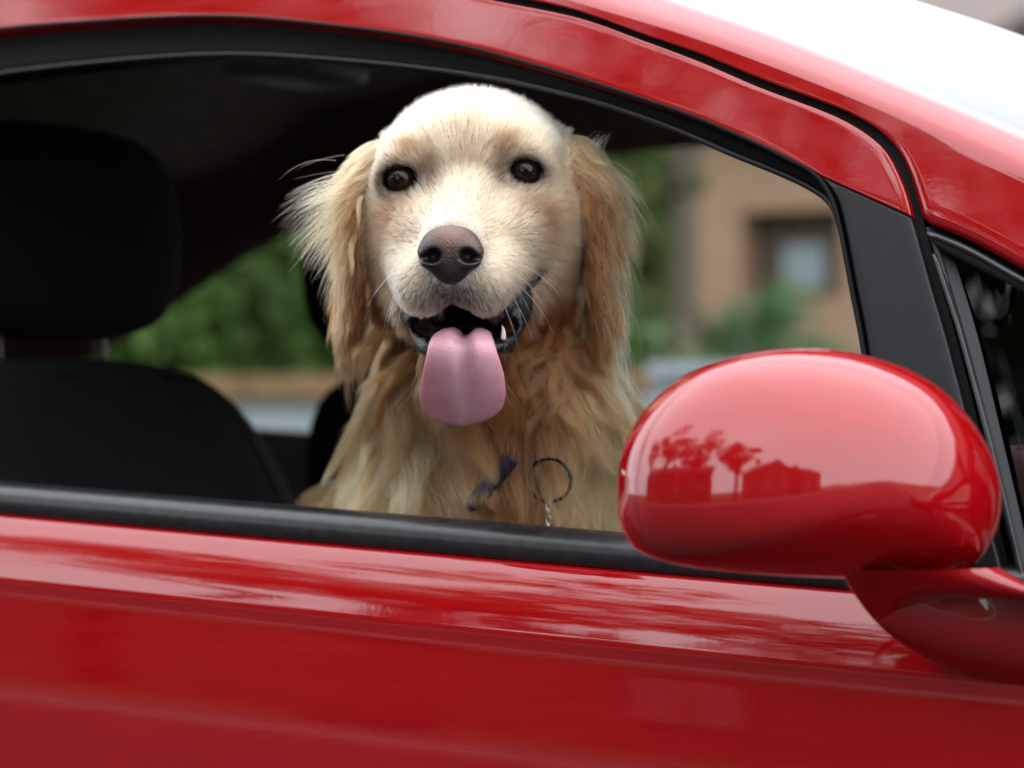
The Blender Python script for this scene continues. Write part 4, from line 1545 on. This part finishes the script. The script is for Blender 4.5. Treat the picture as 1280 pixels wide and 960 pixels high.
locks('ruff_locks', is_body & (tcen[:, 1] > -250) & (tcen[:, 1] < -60) & (tcen[:, 2] > -130), 240, 55, 105, 90, 2.2, 0.085, (0.27, 0.115, 0.03), body=True, wave=0.27, hmin=5.5, jitter=0.26, hspread=10.0)
locks('chest_locks', is_body & (tcen[:, 1] <= -200) & (tcen[:, 1] > -400) & (tcen[:, 2] > -170), 190, 50, 90, 90, 2.3, 0.085, (0.50, 0.37, 0.20), body=True, wave=0.29, hmin=5.5, jitter=0.26, hspread=10.0)
locks('ear_locks', is_ear & (tcen[:, 1] > -96), 80, 20, 36, 50, 1.2, 0.085, (0.46, 0.30, 0.14), ear=True, wave=0.13, hmin=2.0, jitter=0.16, hspread=6.0, lift=0.3, stiff=0.2)

# flyaway feathering: wind-lifted tufts at both ears
def tuft(root, dirs, n, L, spread, colr, curl):
    out = []
    for _ in range(n):
        r0 = np.array(root) + RNG.normal(0, 1, 3) * spread
        d = np.array(dirs, float) + RNG.normal(0, 0.16, 3)
        d /= np.linalg.norm(d)
        ln = L * (0.5 + 0.7 * RNG.random())
        p = [r0]
        for k in range(10):
            d = d + np.array(curl) * (0.07 + 0.05 * RNG.random()) + RNG.normal(0, 0.03, 3)
            d /= np.linalg.norm(d)
            p.append(p[-1] + d * ln / 10)
        out.append(p)
    return np.array(out), np.tile(np.array(colr), (n, 1)) * (1 + RNG.normal(0, 0.1, (n, 1)))
T1 = []
for rt, dr, nn, ln, sp, co, cu_ in (
        ((-72, -6, -45), (-1, -0.12, 0.2), 420, 50, (8, 6, 10), (0.44, 0.28, 0.13), (-0.1, -0.5, 0)),
        ((-82, -22, -42), (-1, -0.45, 0.2), 320, 44, (6, 9, 10), (0.40, 0.22, 0.09), (0, -1, 0)),
        ((-84, -46, -40), (-0.7, -0.8, 0.2), 240, 36, (5, 14, 10), (0.38, 0.21, 0.085), (0.1, -1, 0)),
        ((88, 16, -55), (0.5, 0.9, 0.1), 60, 24, (6, 4, 8), (0.56, 0.41, 0.24), (0.5, -0.4, 0)),
        ((96, -2, -50), (1, -0.15, 0.2), 360, 34, (8, 8, 10), (0.48, 0.31, 0.15), (-0.1, -1.2, 0)),
        ((108, -28, -46), (0.8, -0.6, 0.2), 380, 38, (5, 14, 10), (0.34, 0.17, 0.06), (-0.2, -1, 0)),
        ((107, -84, -40), (0.35, -1, 0.1), 300, 44, (6, 20, 10), (0.56, 0.41, 0.24), (-0.1, -0.8, 0)),
        ((-85, -104, -36), (-0.05, -1, 0.1), 200, 30, (4, 16, 10), (0.44, 0.27, 0.12), (0.1, -0.6, 0))):
    T1.append(tuft(rt, dr, nn, ln, sp, co, cu_))
Pt = np.concatenate([a for a, _ in T1]); Ct = np.concatenate([b for _, b in T1])
Pt, _ = clump(Pt, 16, 0.5, 0.3)
hair_object('ear_feathering', Pt, 0.09 + 0.03 * RNG.random(len(Pt)), Ct, dog)
# whiskers
wp = []
for (rx, ru, rf_, dx_, du_) in ((30, -66, 52, 1, -0.25), (33, -72, 48, 1, -0.55), (29, -76, 56, 0.8, -0.8), (35, -62, 42, 1, -0.1), (26, -82, 58, 0.6, -1), (-38, -68, 48, -0.6, -0.9), (-41, -74, 42, -0.5, -1), (-36, -62, 50, -1, -0.4), (-38, -80, 46, -0.4, -1.2), (31, -69, 50, 1, -0.9)):
    d = np.array([dx_, du_, 0.55]); d /= np.linalg.norm(d)
    p = [np.array([rx, ru, rf_], float)]
    ln = 34 + 22 * RNG.random()
    for k in range(10):
        d = d + np.array([0, -0.10, -0.07]); d /= np.linalg.norm(d)
        p.append(p[-1] + d * ln / 10)
    wp.append(p)
hair_object('whiskers', np.array(wp), np.full(len(wp), 0.20), np.tile((0.9, 0.86, 0.78), (len(wp), 1)), dog)

# collar with ring, hanging tag chain and strap end
M['collar'] = plain('purple_webbing', (0.020, 0.010, 0.036), 0.7, bump=(900, 0.5, 0.0006))
M['ring'] = plain('black_steel_ring', (0.03, 0.03, 0.035), 0.25, metal=1.0)
def neck_pt(ang, u, out):
    c = np.array([16.0, u, -118.0]); d = np.array([math.cos(ang), 0, math.sin(ang)])
    r = 20.0
    while r < 220 and fld.sample((c + d * r)[None])[0] < out:
        r += 1.0
    return c + d * r
V = []
NA = 72
for k in range(NA):
    a = 2 * math.pi * k / NA
    drop = -14 * math.sin(a)
    for (du, out) in ((-9, 1), (-9, 3.5), (9, 3.5), (9, 1)):
        V.append(neck_pt(a, -206 + drop + du, out))
collar = mesh('dog_collar', dog_world(np.array(V)), grid_faces(NA, 4, closed_u=True, closed_v=True), M['collar'])
tag(collar, 'purple webbing dog collar half buried in the neck fur, with black ring', 'collar')
sa = np.array([(36, -202, -2), (28, -212, 8), (18, -224, 14), (8, -236, 17), (4, -241, 17)], float)
sp_ = resample(sa, 14)
def front_f(x, u, out):
    ff = np.arange(80.0, -200.0, -1.0)
    v = fld.sample(np.stack([x + 0 * ff, u + 0 * ff, ff], 1))
    return ff[np.argmax(v < out)]
sp_[:, 2] = [front_f(q[0], q[1], 37.0) for q in sp_]
sp_[:, 2] = np.convolve(np.pad(sp_[:, 2], 3, 'edge'), np.ones(7) / 7, 'valid')
V = []
for i, q in enumerate(sp_):
    wd = 6.2 * (1 if i < 11 else (0.95, 0.75, 0.3)[i - 11])
    side = np.array([0.77, -0.63, 0.0])
    for (a_, b_) in ((-1, -1.2), (1, -1.2), (1, 1.2), (-1, 1.2)):
        V.append(q + side * a_ * wd + np.array([0, 0, b_]))
mesh('strap_end', dog_world(np.array(V)), grid_faces(14, 4, closed_v=True) + [(0, 1, 2, 3), (55, 54, 53, 52)], M['collar'], collar)
rc = np.array([63, -219, 0.0])
rc[2] = front_f(63, -219, 30.0)
ang = np.linspace(0, 2 * math.pi, 49)
tube('ring', dog_world(rc + 15.5 * np.stack([np.cos(ang), np.sin(ang), 0.25 * np.cos(ang)], 1)), 0.0013, M['ring'], collar, 10, caps=False)
for k in range(6):
    c0 = rc + np.array([-0.5, -18.5 - k * 5.2, 1.5])
    a = np.linspace(0, 2 * math.pi, 17)
    if k % 2 == 0:
        q = c0 + np.stack([1.7 * np.cos(a), 3.6 * np.sin(a), 0 * a], 1)
    else:
        q = c0 + np.stack([0 * a, 3.6 * np.sin(a), 1.7 * np.cos(a)], 1)
    tube('chain_link', dog_world(q), 0.0006, M['chrome'], collar, 6, caps=False)

# ------------------------------------------------------------------ gardens, houses and trees round about
def leaf_mat(name, c1, c2):
    m, n, l, p = newmat(name)
    oi = n.new('ShaderNodeTexCoord')
    t = n.new('ShaderNodeTexNoise'); t.inputs['Scale'].default_value = 2.2; t.inputs['Detail'].default_value = 6
    l.new(oi.outputs['Object'], t.inputs['Vector'])
    r = n.new('ShaderNodeMapRange'); r.inputs['From Min'].default_value = 0.36; r.inputs['From Max'].default_value = 0.64
    l.new(t.outputs['Fac'], r.inputs['Value'])
    mx = n.new('ShaderNodeMixRGB')
    mx.inputs[1].default_value = (*c1, 1); mx.inputs[2].default_value = (*c2, 1)
    l.new(r.outputs[0], mx.inputs[0]); l.new(mx.outputs[0], p.inputs['Base Color'])
    p.inputs['Roughness'].default_value = 0.6
    tr = n.new('ShaderNodeBsdfTranslucent')
    l.new(mx.outputs[0], tr.inputs['Color'])
    ms = n.new('ShaderNodeMixShader'); ms.inputs[0].default_value = 0.35
    l.new(p.outputs[0], ms.inputs[1]); l.new(tr.outputs[0], ms.inputs[2])
    l.new(ms.outputs[0], n['Material Output'].inputs['Surface'])
    return m


M['leaf_bright'] = leaf_mat('bright_leaves', (0.075, 0.14, 0.022), (0.12, 0.21, 0.04))
M['leaf_dark'] = leaf_mat('dark_leaves', (0.045, 0.085, 0.022), (0.08, 0.13, 0.032))
M['leaf_olive'] = leaf_mat('olive_leaves', (0.09, 0.12, 0.03), (0.14, 0.17, 0.045))
M['leaf_blue'] = leaf_mat('bluegreen_leaves', (0.06, 0.13, 0.05), (0.10, 0.19, 0.075))
M['bark'] = plain('bark', (0.085, 0.06, 0.045), 0.95, noise=9, bump=(30, 0.8, 0.02))


def leaves(name, blobs, n, size, mat, parent):
    vol = np.array([b[1][0] * b[1][1] * b[1][2] for b in blobs]) ** 0.75
    pick = RNG.choice(len(blobs), n, p=vol / vol.sum())
    cs = np.array([b[0] for b in blobs], float)[pick]
    rs = np.array([b[1] for b in blobs], float)[pick]
    d = unit(RNG.normal(0, 1, (n, 3)))
    P = cs + d * rs * (0.45 + 0.6 * RNG.random((n, 1)) ** 0.6)
    a = unit(RNG.normal(0, 1, (n, 3)))
    b = unit(np.cross(a, d + 0.4 * RNG.normal(0, 1, (n, 3))))
    sz = size * (0.6 + 0.8 * RNG.random((n, 1)))
    V = np.stack([P - a * sz, P + b * sz * 0.45, P + a * sz, P - b * sz * 0.45], 1).reshape(-1, 3)
    V[:, 2] = np.maximum(V[:, 2], 0.02)
    F = np.arange(4 * n).reshape(-1, 4)
    me = bpy.data.meshes.new(name)
    me.from_pydata(V.tolist(), [], F.tolist())
    me.update()
    return link(name, me, mat, parent, False)


def clusters(c, r, n, rr):
    out = []
    for _ in range(n):
        d = RNG.normal(0, 1, 3); d /= np.linalg.norm(d)
        q = np.array(c) + d * np.array(r) * (0.35 + 0.6 * RNG.random())
        k = rr * (0.7 + 0.6 * RNG.random())
        out.append((q, np.array([k, k, k * 0.85])))
    return out


def tree(name, x, y, h, cr, mat, label, n=5000, size=0.14, trunk_h=None, group=None, cat='tree', lean=0.0):
    root = empty(name, (x, y, 0))
    tag(root, label, cat, group)
    th = trunk_h or h * 0.35
    top = np.array([x + lean, y, h * 0.75])
    tube('trunk', resample(np.array([(x, y, -0.1), (x + lean * 0.3, y + 0.05, th * 0.6), (x + lean * 0.6, y, th * 1.1), top]), 14), np.linspace(0.028 * h, 0.006 * h, 14), M['bark'], root, 10)
    for k in range(6):
        a = k * 2.4 + RNG.random()
        z0 = th * (0.8 + 0.12 * k)
        tube('limb', resample(np.array([(x + lean * 0.5, y, z0), (x + lean * 0.5 + math.cos(a) * cr * 0.35, y + math.sin(a) * cr * 0.35, z0 + h * 0.12), (x + lean + math.cos(a) * cr * 0.75, y + math.sin(a) * cr * 0.75, z0 + h * 0.22)]), 8), np.linspace(0.011 * h, 0.003 * h, 8), M['bark'], root, 7)
    bl = clusters((x + lean, y, (th + h) / 2), (cr, cr, (h - th) / 2), 26, cr * 0.30)
    leaves('crown', bl, n, size, mat, root)
    return root


def shrub(name, x, y, h, r, mat, label, n=2500, size=0.07, group=None):
    root = empty(name, (x, y, 0))
    tag(root, label, 'shrub', group)
    for k in range(5):
        a = k * 1.3
        tube('stem', [(x, y, -0.05), (x + math.cos(a) * r * 0.3, y + math.sin(a) * r * 0.3, h * 0.45), (x + math.cos(a) * r * 0.6, y + math.sin(a) * r * 0.6, h * 0.8)], np.array([0.03, 0.02, 0.01]), M['bark'], root, 6)
    leaves('foliage', clusters((x, y, h * 0.5), (r, r, h * 0.48), 16, r * 0.42), n, size, mat, root)
    return root


def brick_mat(name, c1, c2, mortar):
    m, n, l, p = newmat(name)
    tc = n.new('ShaderNodeTexCoord')
    sx2 = n.new('ShaderNodeSeparateXYZ'); l.new(tc.outputs['Object'], sx2.inputs[0])
    ad = n.new('ShaderNodeMath'); ad.operation = 'ADD'
    l.new(sx2.outputs[0], ad.inputs[0]); l.new(sx2.outputs[1], ad.inputs[1])
    cb_ = n.new('ShaderNodeCombineXYZ'); l.new(ad.outputs[0], cb_.inputs[0]); l.new(sx2.outputs[2], cb_.inputs[1])
    b = n.new('ShaderNodeTexBrick')
    b.inputs['Scale'].default_value = 1.0
    b.inputs['Brick Width'].default_value = 0.225; b.inputs['Row Height'].default_value = 0.075; b.inputs['Mortar Size'].default_value = 0.008
    b.inputs['Color1'].default_value = (*c1, 1); b.inputs['Color2'].default_value = (*c2, 1); b.inputs['Mortar'].default_value = (*mortar, 1)
    l.new(cb_.outputs[0], b.inputs['Vector'])
    l.new(b.outputs['Color'], p.inputs['Base Color'])
    p.inputs['Roughness'].default_value = 0.9
    bp = n.new('ShaderNodeBump'); bp.inputs['Distance'].default_value = 0.01; bp.invert = True
    l.new(b.outputs['Fac'], bp.inputs['Height']); l.new(bp.outputs[0], p.inputs['Normal'])
    return m


M['brick_peach'] = brick_mat('peach_brick', (0.29, 0.155, 0.095), (0.23, 0.12, 0.075), (0.27, 0.21, 0.16))
M['brick_red'] = brick_mat('red_brick', (0.20, 0.06, 0.04), (0.15, 0.05, 0.035), (0.20, 0.17, 0.15))
M['tile'] = plain('roof_tiles', (0.09, 0.06, 0.05), 0.8, noise=3, vary=0.25)
M['slate'] = plain('roof_slate', (0.07, 0.072, 0.08), 0.7, noise=3, vary=0.25)
M['white_paint'] = plain('white_window_paint', (0.78, 0.78, 0.76), 0.5)
M['pane'] = plain('window_pane', (0.02, 0.024, 0.028), 0.05, spec=0.8)
M['curtain'] = plain('pale_curtain', (0.20, 0.23, 0.26), 0.8)
M['render'] = plain('grey_render', (0.30, 0.33, 0.37), 0.85, noise=5, vary=0.08)
M['coping'] = plain('terracotta_coping', (0.20, 0.11, 0.05), 0.85, noise=7, vary=0.2)


def house(x0, x1, y0, y1, eave, ridge, wall, roofm, label, face, wins, dz=None, gable_x=False, group=None):
    """face: +1 or -1, the y side that looks on the street; wins: (x, z0, z1, w)"""
    root = empty('house', ((x0 + x1) / 2, (y0 + y1) / 2, 0))
    tag(root, label, 'house', group)
    cx, cy = (x0 + x1) / 2, (y0 + y1) / 2
    if gable_x:      # gable faces the street
        V = [(x0, y0, 0), (x1, y0, 0), (x1, y1, 0), (x0, y1, 0), (x0, y0, eave), (x1, y0, eave), (x1, y1, eave), (x0, y1, eave), (cx, y0, ridge), (cx, y1, ridge)]
        F = [(0, 1, 5, 8, 4), (2, 3, 7, 9, 6), (1, 2, 6, 5), (3, 0, 4, 7)]
        RF = [((x0 - 0.3, eave - 0.25), (cx, ridge + 0.12)), ((x1 + 0.3, eave - 0.25), (cx, ridge + 0.12))]
        mesh('wall', V, F, wall, root, False)
        for (a, b) in RF:
            V2 = [(a[0], y0 - 0.3, a[1]), (b[0], y0 - 0.3, b[1]), (b[0], y1 + 0.3, b[1]), (a[0], y1 + 0.3, a[1])]
            o = mesh('roof', V2, [(0, 1, 2, 3)], roofm, root, False); outward(o, (0, 0, 1)); solid(o, 0.12)
    else:
        V = [(x0, y0, 0), (x1, y0, 0), (x1, y1, 0), (x0, y1, 0), (x0, y0, eave), (x1, y0, eave), (x1, y1, eave), (x0, y1, eave), (x0, cy, ridge), (x1, cy, ridge)]
        F = [(0, 1, 5, 4), (2, 3, 7, 6), (1, 2, 6, 9, 5), (3, 0, 4, 8, 7)]
        mesh('wall', V, F, wall, root, False)
        for yy in (y0 - 0.35, y1 + 0.35):
            V2 = [(x0 - 0.3, yy, eave - 0.2), (x1 + 0.3, yy, eave - 0.2), (x1 + 0.3, cy, ridge + 0.12), (x0 - 0.3, cy, ridge + 0.12)]
            o = mesh('roof', V2, [(0, 1, 2, 3)], roofm, root, False); outward(o, (0, 0, 1)); solid(o, 0.12)
    box('chimney', (x0 + (x1 - x0) * 0.25, cy, ridge + 0.3), (0.6, 0.9, 1.6), wall, root)
    yf = y1 if face > 0 else y0
    for (x, z0, z1, w) in wins:
        fr = box('window', (x, yf + face * 0.02, (z0 + z1) / 2), (w, 0.10, z1 - z0), M['bark'], root)
        for s_ in (-1, 1):
            box('pane', (x + s_ * w * 0.235, yf + face * 0.075, (z0 + z1) / 2), (w * 0.40, 0.02, (z1 - z0) * 0.88), M['pane'], fr)
    if dz is not None:
        d_ = box('front_door', (dz, yf + face * 0.02, 1.05), (0.95, 0.10, 2.1), M['collar'] if False else M['brick_red'], root)
    return root


# -- behind the car: stepped garden wall, brick house, shrubs, trees
def garden_wall(x0, x1, y, h, label, cop):
    w = box('garden_wall', ((x0 + x1) / 2, y, h / 2), (x1 - x0, 0.22, h), M['render'])
    tag(w, label, 'wall')
    nst = int((x1 - x0) / 0.45)
    for k in range(nst):
        box('coping_stone', (x0 + (k + 0.5) * (x1 - x0) / nst, y, h + cop / 2 + 0.001), ((x1 - x0) / nst - 0.01, 0.30, cop), M['coping'] if cop > 0.05 else M['render'], w)
garden_wall(-11.0, -3.25, 6.0, 1.125, 'grey rendered garden wall with terracotta coping behind the rear seats', 0.075)
garden_wall(-3.15, 1.2, 6.0, 1.18, 'taller grey rendered garden wall behind the far door window', 0.04)

hb = empty('brick_house', (-8, 24.5, 0))
tag(hb, 'peach brick house with a recessed window, blurred beyond the far car window', 'house')
def at_y(px, py, Y):
    r = ray(px, py)
    return CAM + r * ((Y - CAM[1]) / r[1])
HY = 22.0
a0, a1 = at_y(872, 300, HY)[0], at_y(1105, 300, HY)[0]
wl0, wl1 = at_y(926, 300, HY)[0], at_y(1052, 300, HY)[0]
zt, zb_ = at_y(990, 262, HY)[2], at_y(990, 372, HY)[2]
# front wall in pieces round the window recess
box('wall', ((a0 + wl0) / 2, HY + 0.2, 2.1), (wl0 - a0, 0.4, 4.2), M['brick_peach'], hb)
box('wall', ((wl1 + a1) / 2, HY + 0.2, 2.1), (a1 - wl1, 0.4, 4.2), M['brick_peach'], hb)
box('wall', ((wl0 + wl1) / 2, HY + 0.2, (zt + 4.2) / 2), (wl1 - wl0, 0.4, 4.2 - zt), M['brick_peach'], hb)
box('wall', ((wl0 + wl1) / 2, HY + 0.2, zb_ / 2), (wl1 - wl0, 0.4, zb_), M['brick_peach'], hb)
box('side_wall', (a0 + 0.2, HY + 4.4, 2.1), (0.4, 7.9, 4.2), M['brick_peach'], hb)
wn_ = box('window', ((wl0 + wl1) / 2, HY + 0.36, (zt + zb_) / 2), (wl1 - wl0, 0.06, zt - zb_), M['bark'], hb)
box('pane', ((wl0 + wl1) / 2 - 0.02, HY + 0.31, (zt + zb_) / 2 - 0.1), ((wl1 - wl0) * 0.42, 0.03, (zt - zb_) * 0.5), M['curtain'], wn_)
V = [(a0 - 0.4, HY - 0.5, 4.1), (a1 + 0.4, HY - 0.5, 4.1), (a1 + 0.4, HY + 4.2, 5.6), (a0 - 0.4, HY + 4.2, 5.6)]
o = mesh('roof', V, [(0, 1, 2, 3)], M['tile'], hb, False); outward(o, (0, 0, 1)); solid(o, 0.15)
V = [(a0 - 0.4, HY + 8.9, 4.1), (a1 + 0.4, HY + 8.9, 4.1), (a1 + 0.4, HY + 4.2, 5.6), (a0 - 0.4, HY + 4.2, 5.6)]
o = mesh('roof', V, [(0, 1, 2, 3)], M['tile'], hb, False); outward(o, (0, 0, 1)); solid(o, 0.15)

def spot(px, Y):
    return at_y(px, 400, Y)[0]
shrub('garden_shrub', spot(975, 17.5), 17.5, 2.25, 0.60, M['leaf_blue'], 'rounded blue-green shrub in front of the brick house window', 3000, 0.06)
shrub('garden_shrub', spot(905, 16.0), 16.0, 2.0, 0.36, M['leaf_bright'], 'small bright green shrub beside the slim tree trunk', 2500, 0.07)
tree('slim_tree', spot(852, 15.0), 15.0, 5.2, 0.62, M['leaf_olive'], 'slim olive green tree with bare brown trunk before the brick house', 2600, 0.09, 3.2)
tree('garden_tree', spot(772, 17.0), 17.0, 5.0, 0.85, M['leaf_olive'], 'broad olive green tree beside the golden dog\'s ear', 6000, 0.10, 0.5)
tree('garden_tree', spot(690, 24.0), 24.0, 5.6, 1.6, M['leaf_dark'], 'dark green garden tree standing behind the dog\'s head', 6000, 0.15, 0.6)
for k, (px, Y, h_, r_, mt, lb) in enumerate((
        (150, 8.2, 2.6, 1.1, 'leaf_bright', 'bright green shrub above the terracotta coping beside the front headrest'),
        (255, 8.6, 2.9, 1.1, 'leaf_bright', 'tall bright green shrub in the middle of the rear quarter window'),
        (350, 8.4, 2.8, 1.1, 'leaf_bright', 'bright green shrub behind the dog\'s flying ear'),
        (460, 8.8, 3.0, 1.2, 'leaf_dark', 'dark green shrub hidden behind the dog\'s neck'),
        (40, 8.4, 2.8, 1.2, 'leaf_dark', 'dark green shrub behind the near headrest posts'))):
    shrub('hedge_shrub', spot(px, Y), Y, h_, r_, M[mt], lb, 5200, 0.06, group='shrubs along the garden wall')
for k, (px, Y, lb) in enumerate(((60, 15, 'leafy green tree beyond the shrubs, furthest towards the car tail'), (300, 14, 'leafy green tree rising behind the rear quarter window'), (520, 16, 'leafy green tree behind the far headrest'), (1180, 27, 'green tree whose crown shows above the windscreen'), (1420, 25, 'dark tree beyond the front of the red car'))):
    tree('garden_tree', spot(px, Y), Y, 5.2 if px < 1000 else 5.6, 1.6 if px < 1000 else 2.4, M['leaf_dark'], lb, 6000, 0.14, 0.6, group='trees in the gardens')

for k, (px, lb) in enumerate(((745, 'dark evergreen at the back of the garden nearest the dog\'s ear'), (800, 'dark evergreen in the middle of the back hedge line'), (850, 'dark evergreen against the corner of the brick house'))):
    tree('evergreen', spot(px, 27.0), 27.0, 5.6, 1.3, M['leaf_dark'], lb, 4000, 0.14, 0.4, group='evergreens at the back of the garden')
# -- across the street, seen only as reflections in the paint
house(8.0, 15.0, -19.5, -12.5, 4.6, 7.6, M['brick_red'], M['slate'], 'gabled red brick house reflected in the door mirror', 1, [(9.8, 0.9, 2.2, 1.5), (13.2, 0.9, 2.2, 1.5), (9.8, 3.2, 4.3, 1.2), (13.2, 3.2, 4.3, 1.2)], 11.5, True)
house(18.0, 27.0, -18.5, -12.0, 4.6, 7.0, M['brick_red'], M['tile'], 'wide brick house with tiled roof reflected at the edge of the door mirror', 1, [(20, 0.9, 2.2, 1.5), (25, 0.9, 2.2, 1.5), (20, 3.2, 4.3, 1.2), (25, 3.2, 4.3, 1.2)], 22.5)
house(-12.4, 1.0, -21.5, -14.5, 4.4, 6.8, M['brick_red'], M['tile'], 'long red brick house reflected in the lower door panel', 1, [(-6, 0.9, 2.2, 1.6), (-1, 0.9, 2.2, 1.6), (-6, 3.1, 4.2, 1.3), (-1, 3.1, 4.2, 1.3)], -3.5)
house(-24.0, -12.9, -21.5, -14.5, 4.6, 7.2, M['brick_red'], M['slate'], 'slate roofed brick house reflected in the rear of the red door', 1, [(-21, 0.9, 2.2, 1.6), (-16, 0.9, 2.2, 1.6), (-21, 3.1, 4.2, 1.3), (-16, 3.1, 4.2, 1.3)], -18.5)
for (x, y, h_, r_, lb) in ((-1.6, -9.3, 11.5, 3.0, 'tall street tree reflected as streaks in the red window frame'),
                           (-6.0, -8.6, 13.0, 3.4, 'broad street tree reflected in the red roof edge'),
                           (-12.2, -8.6, 14.0, 3.4, 'tall street tree reflected towards the rear of the red window frame'),
                           (3.4, -9.6, 9.5, 2.7, 'street tree reflected at the outer end of the door mirror')):
    tree('street_tree', x, y, h_, r_, M['leaf_dark'], lb, 3400 if h_ > 10 else 3600, 0.17, h_ * 0.3, group='trees along the street')
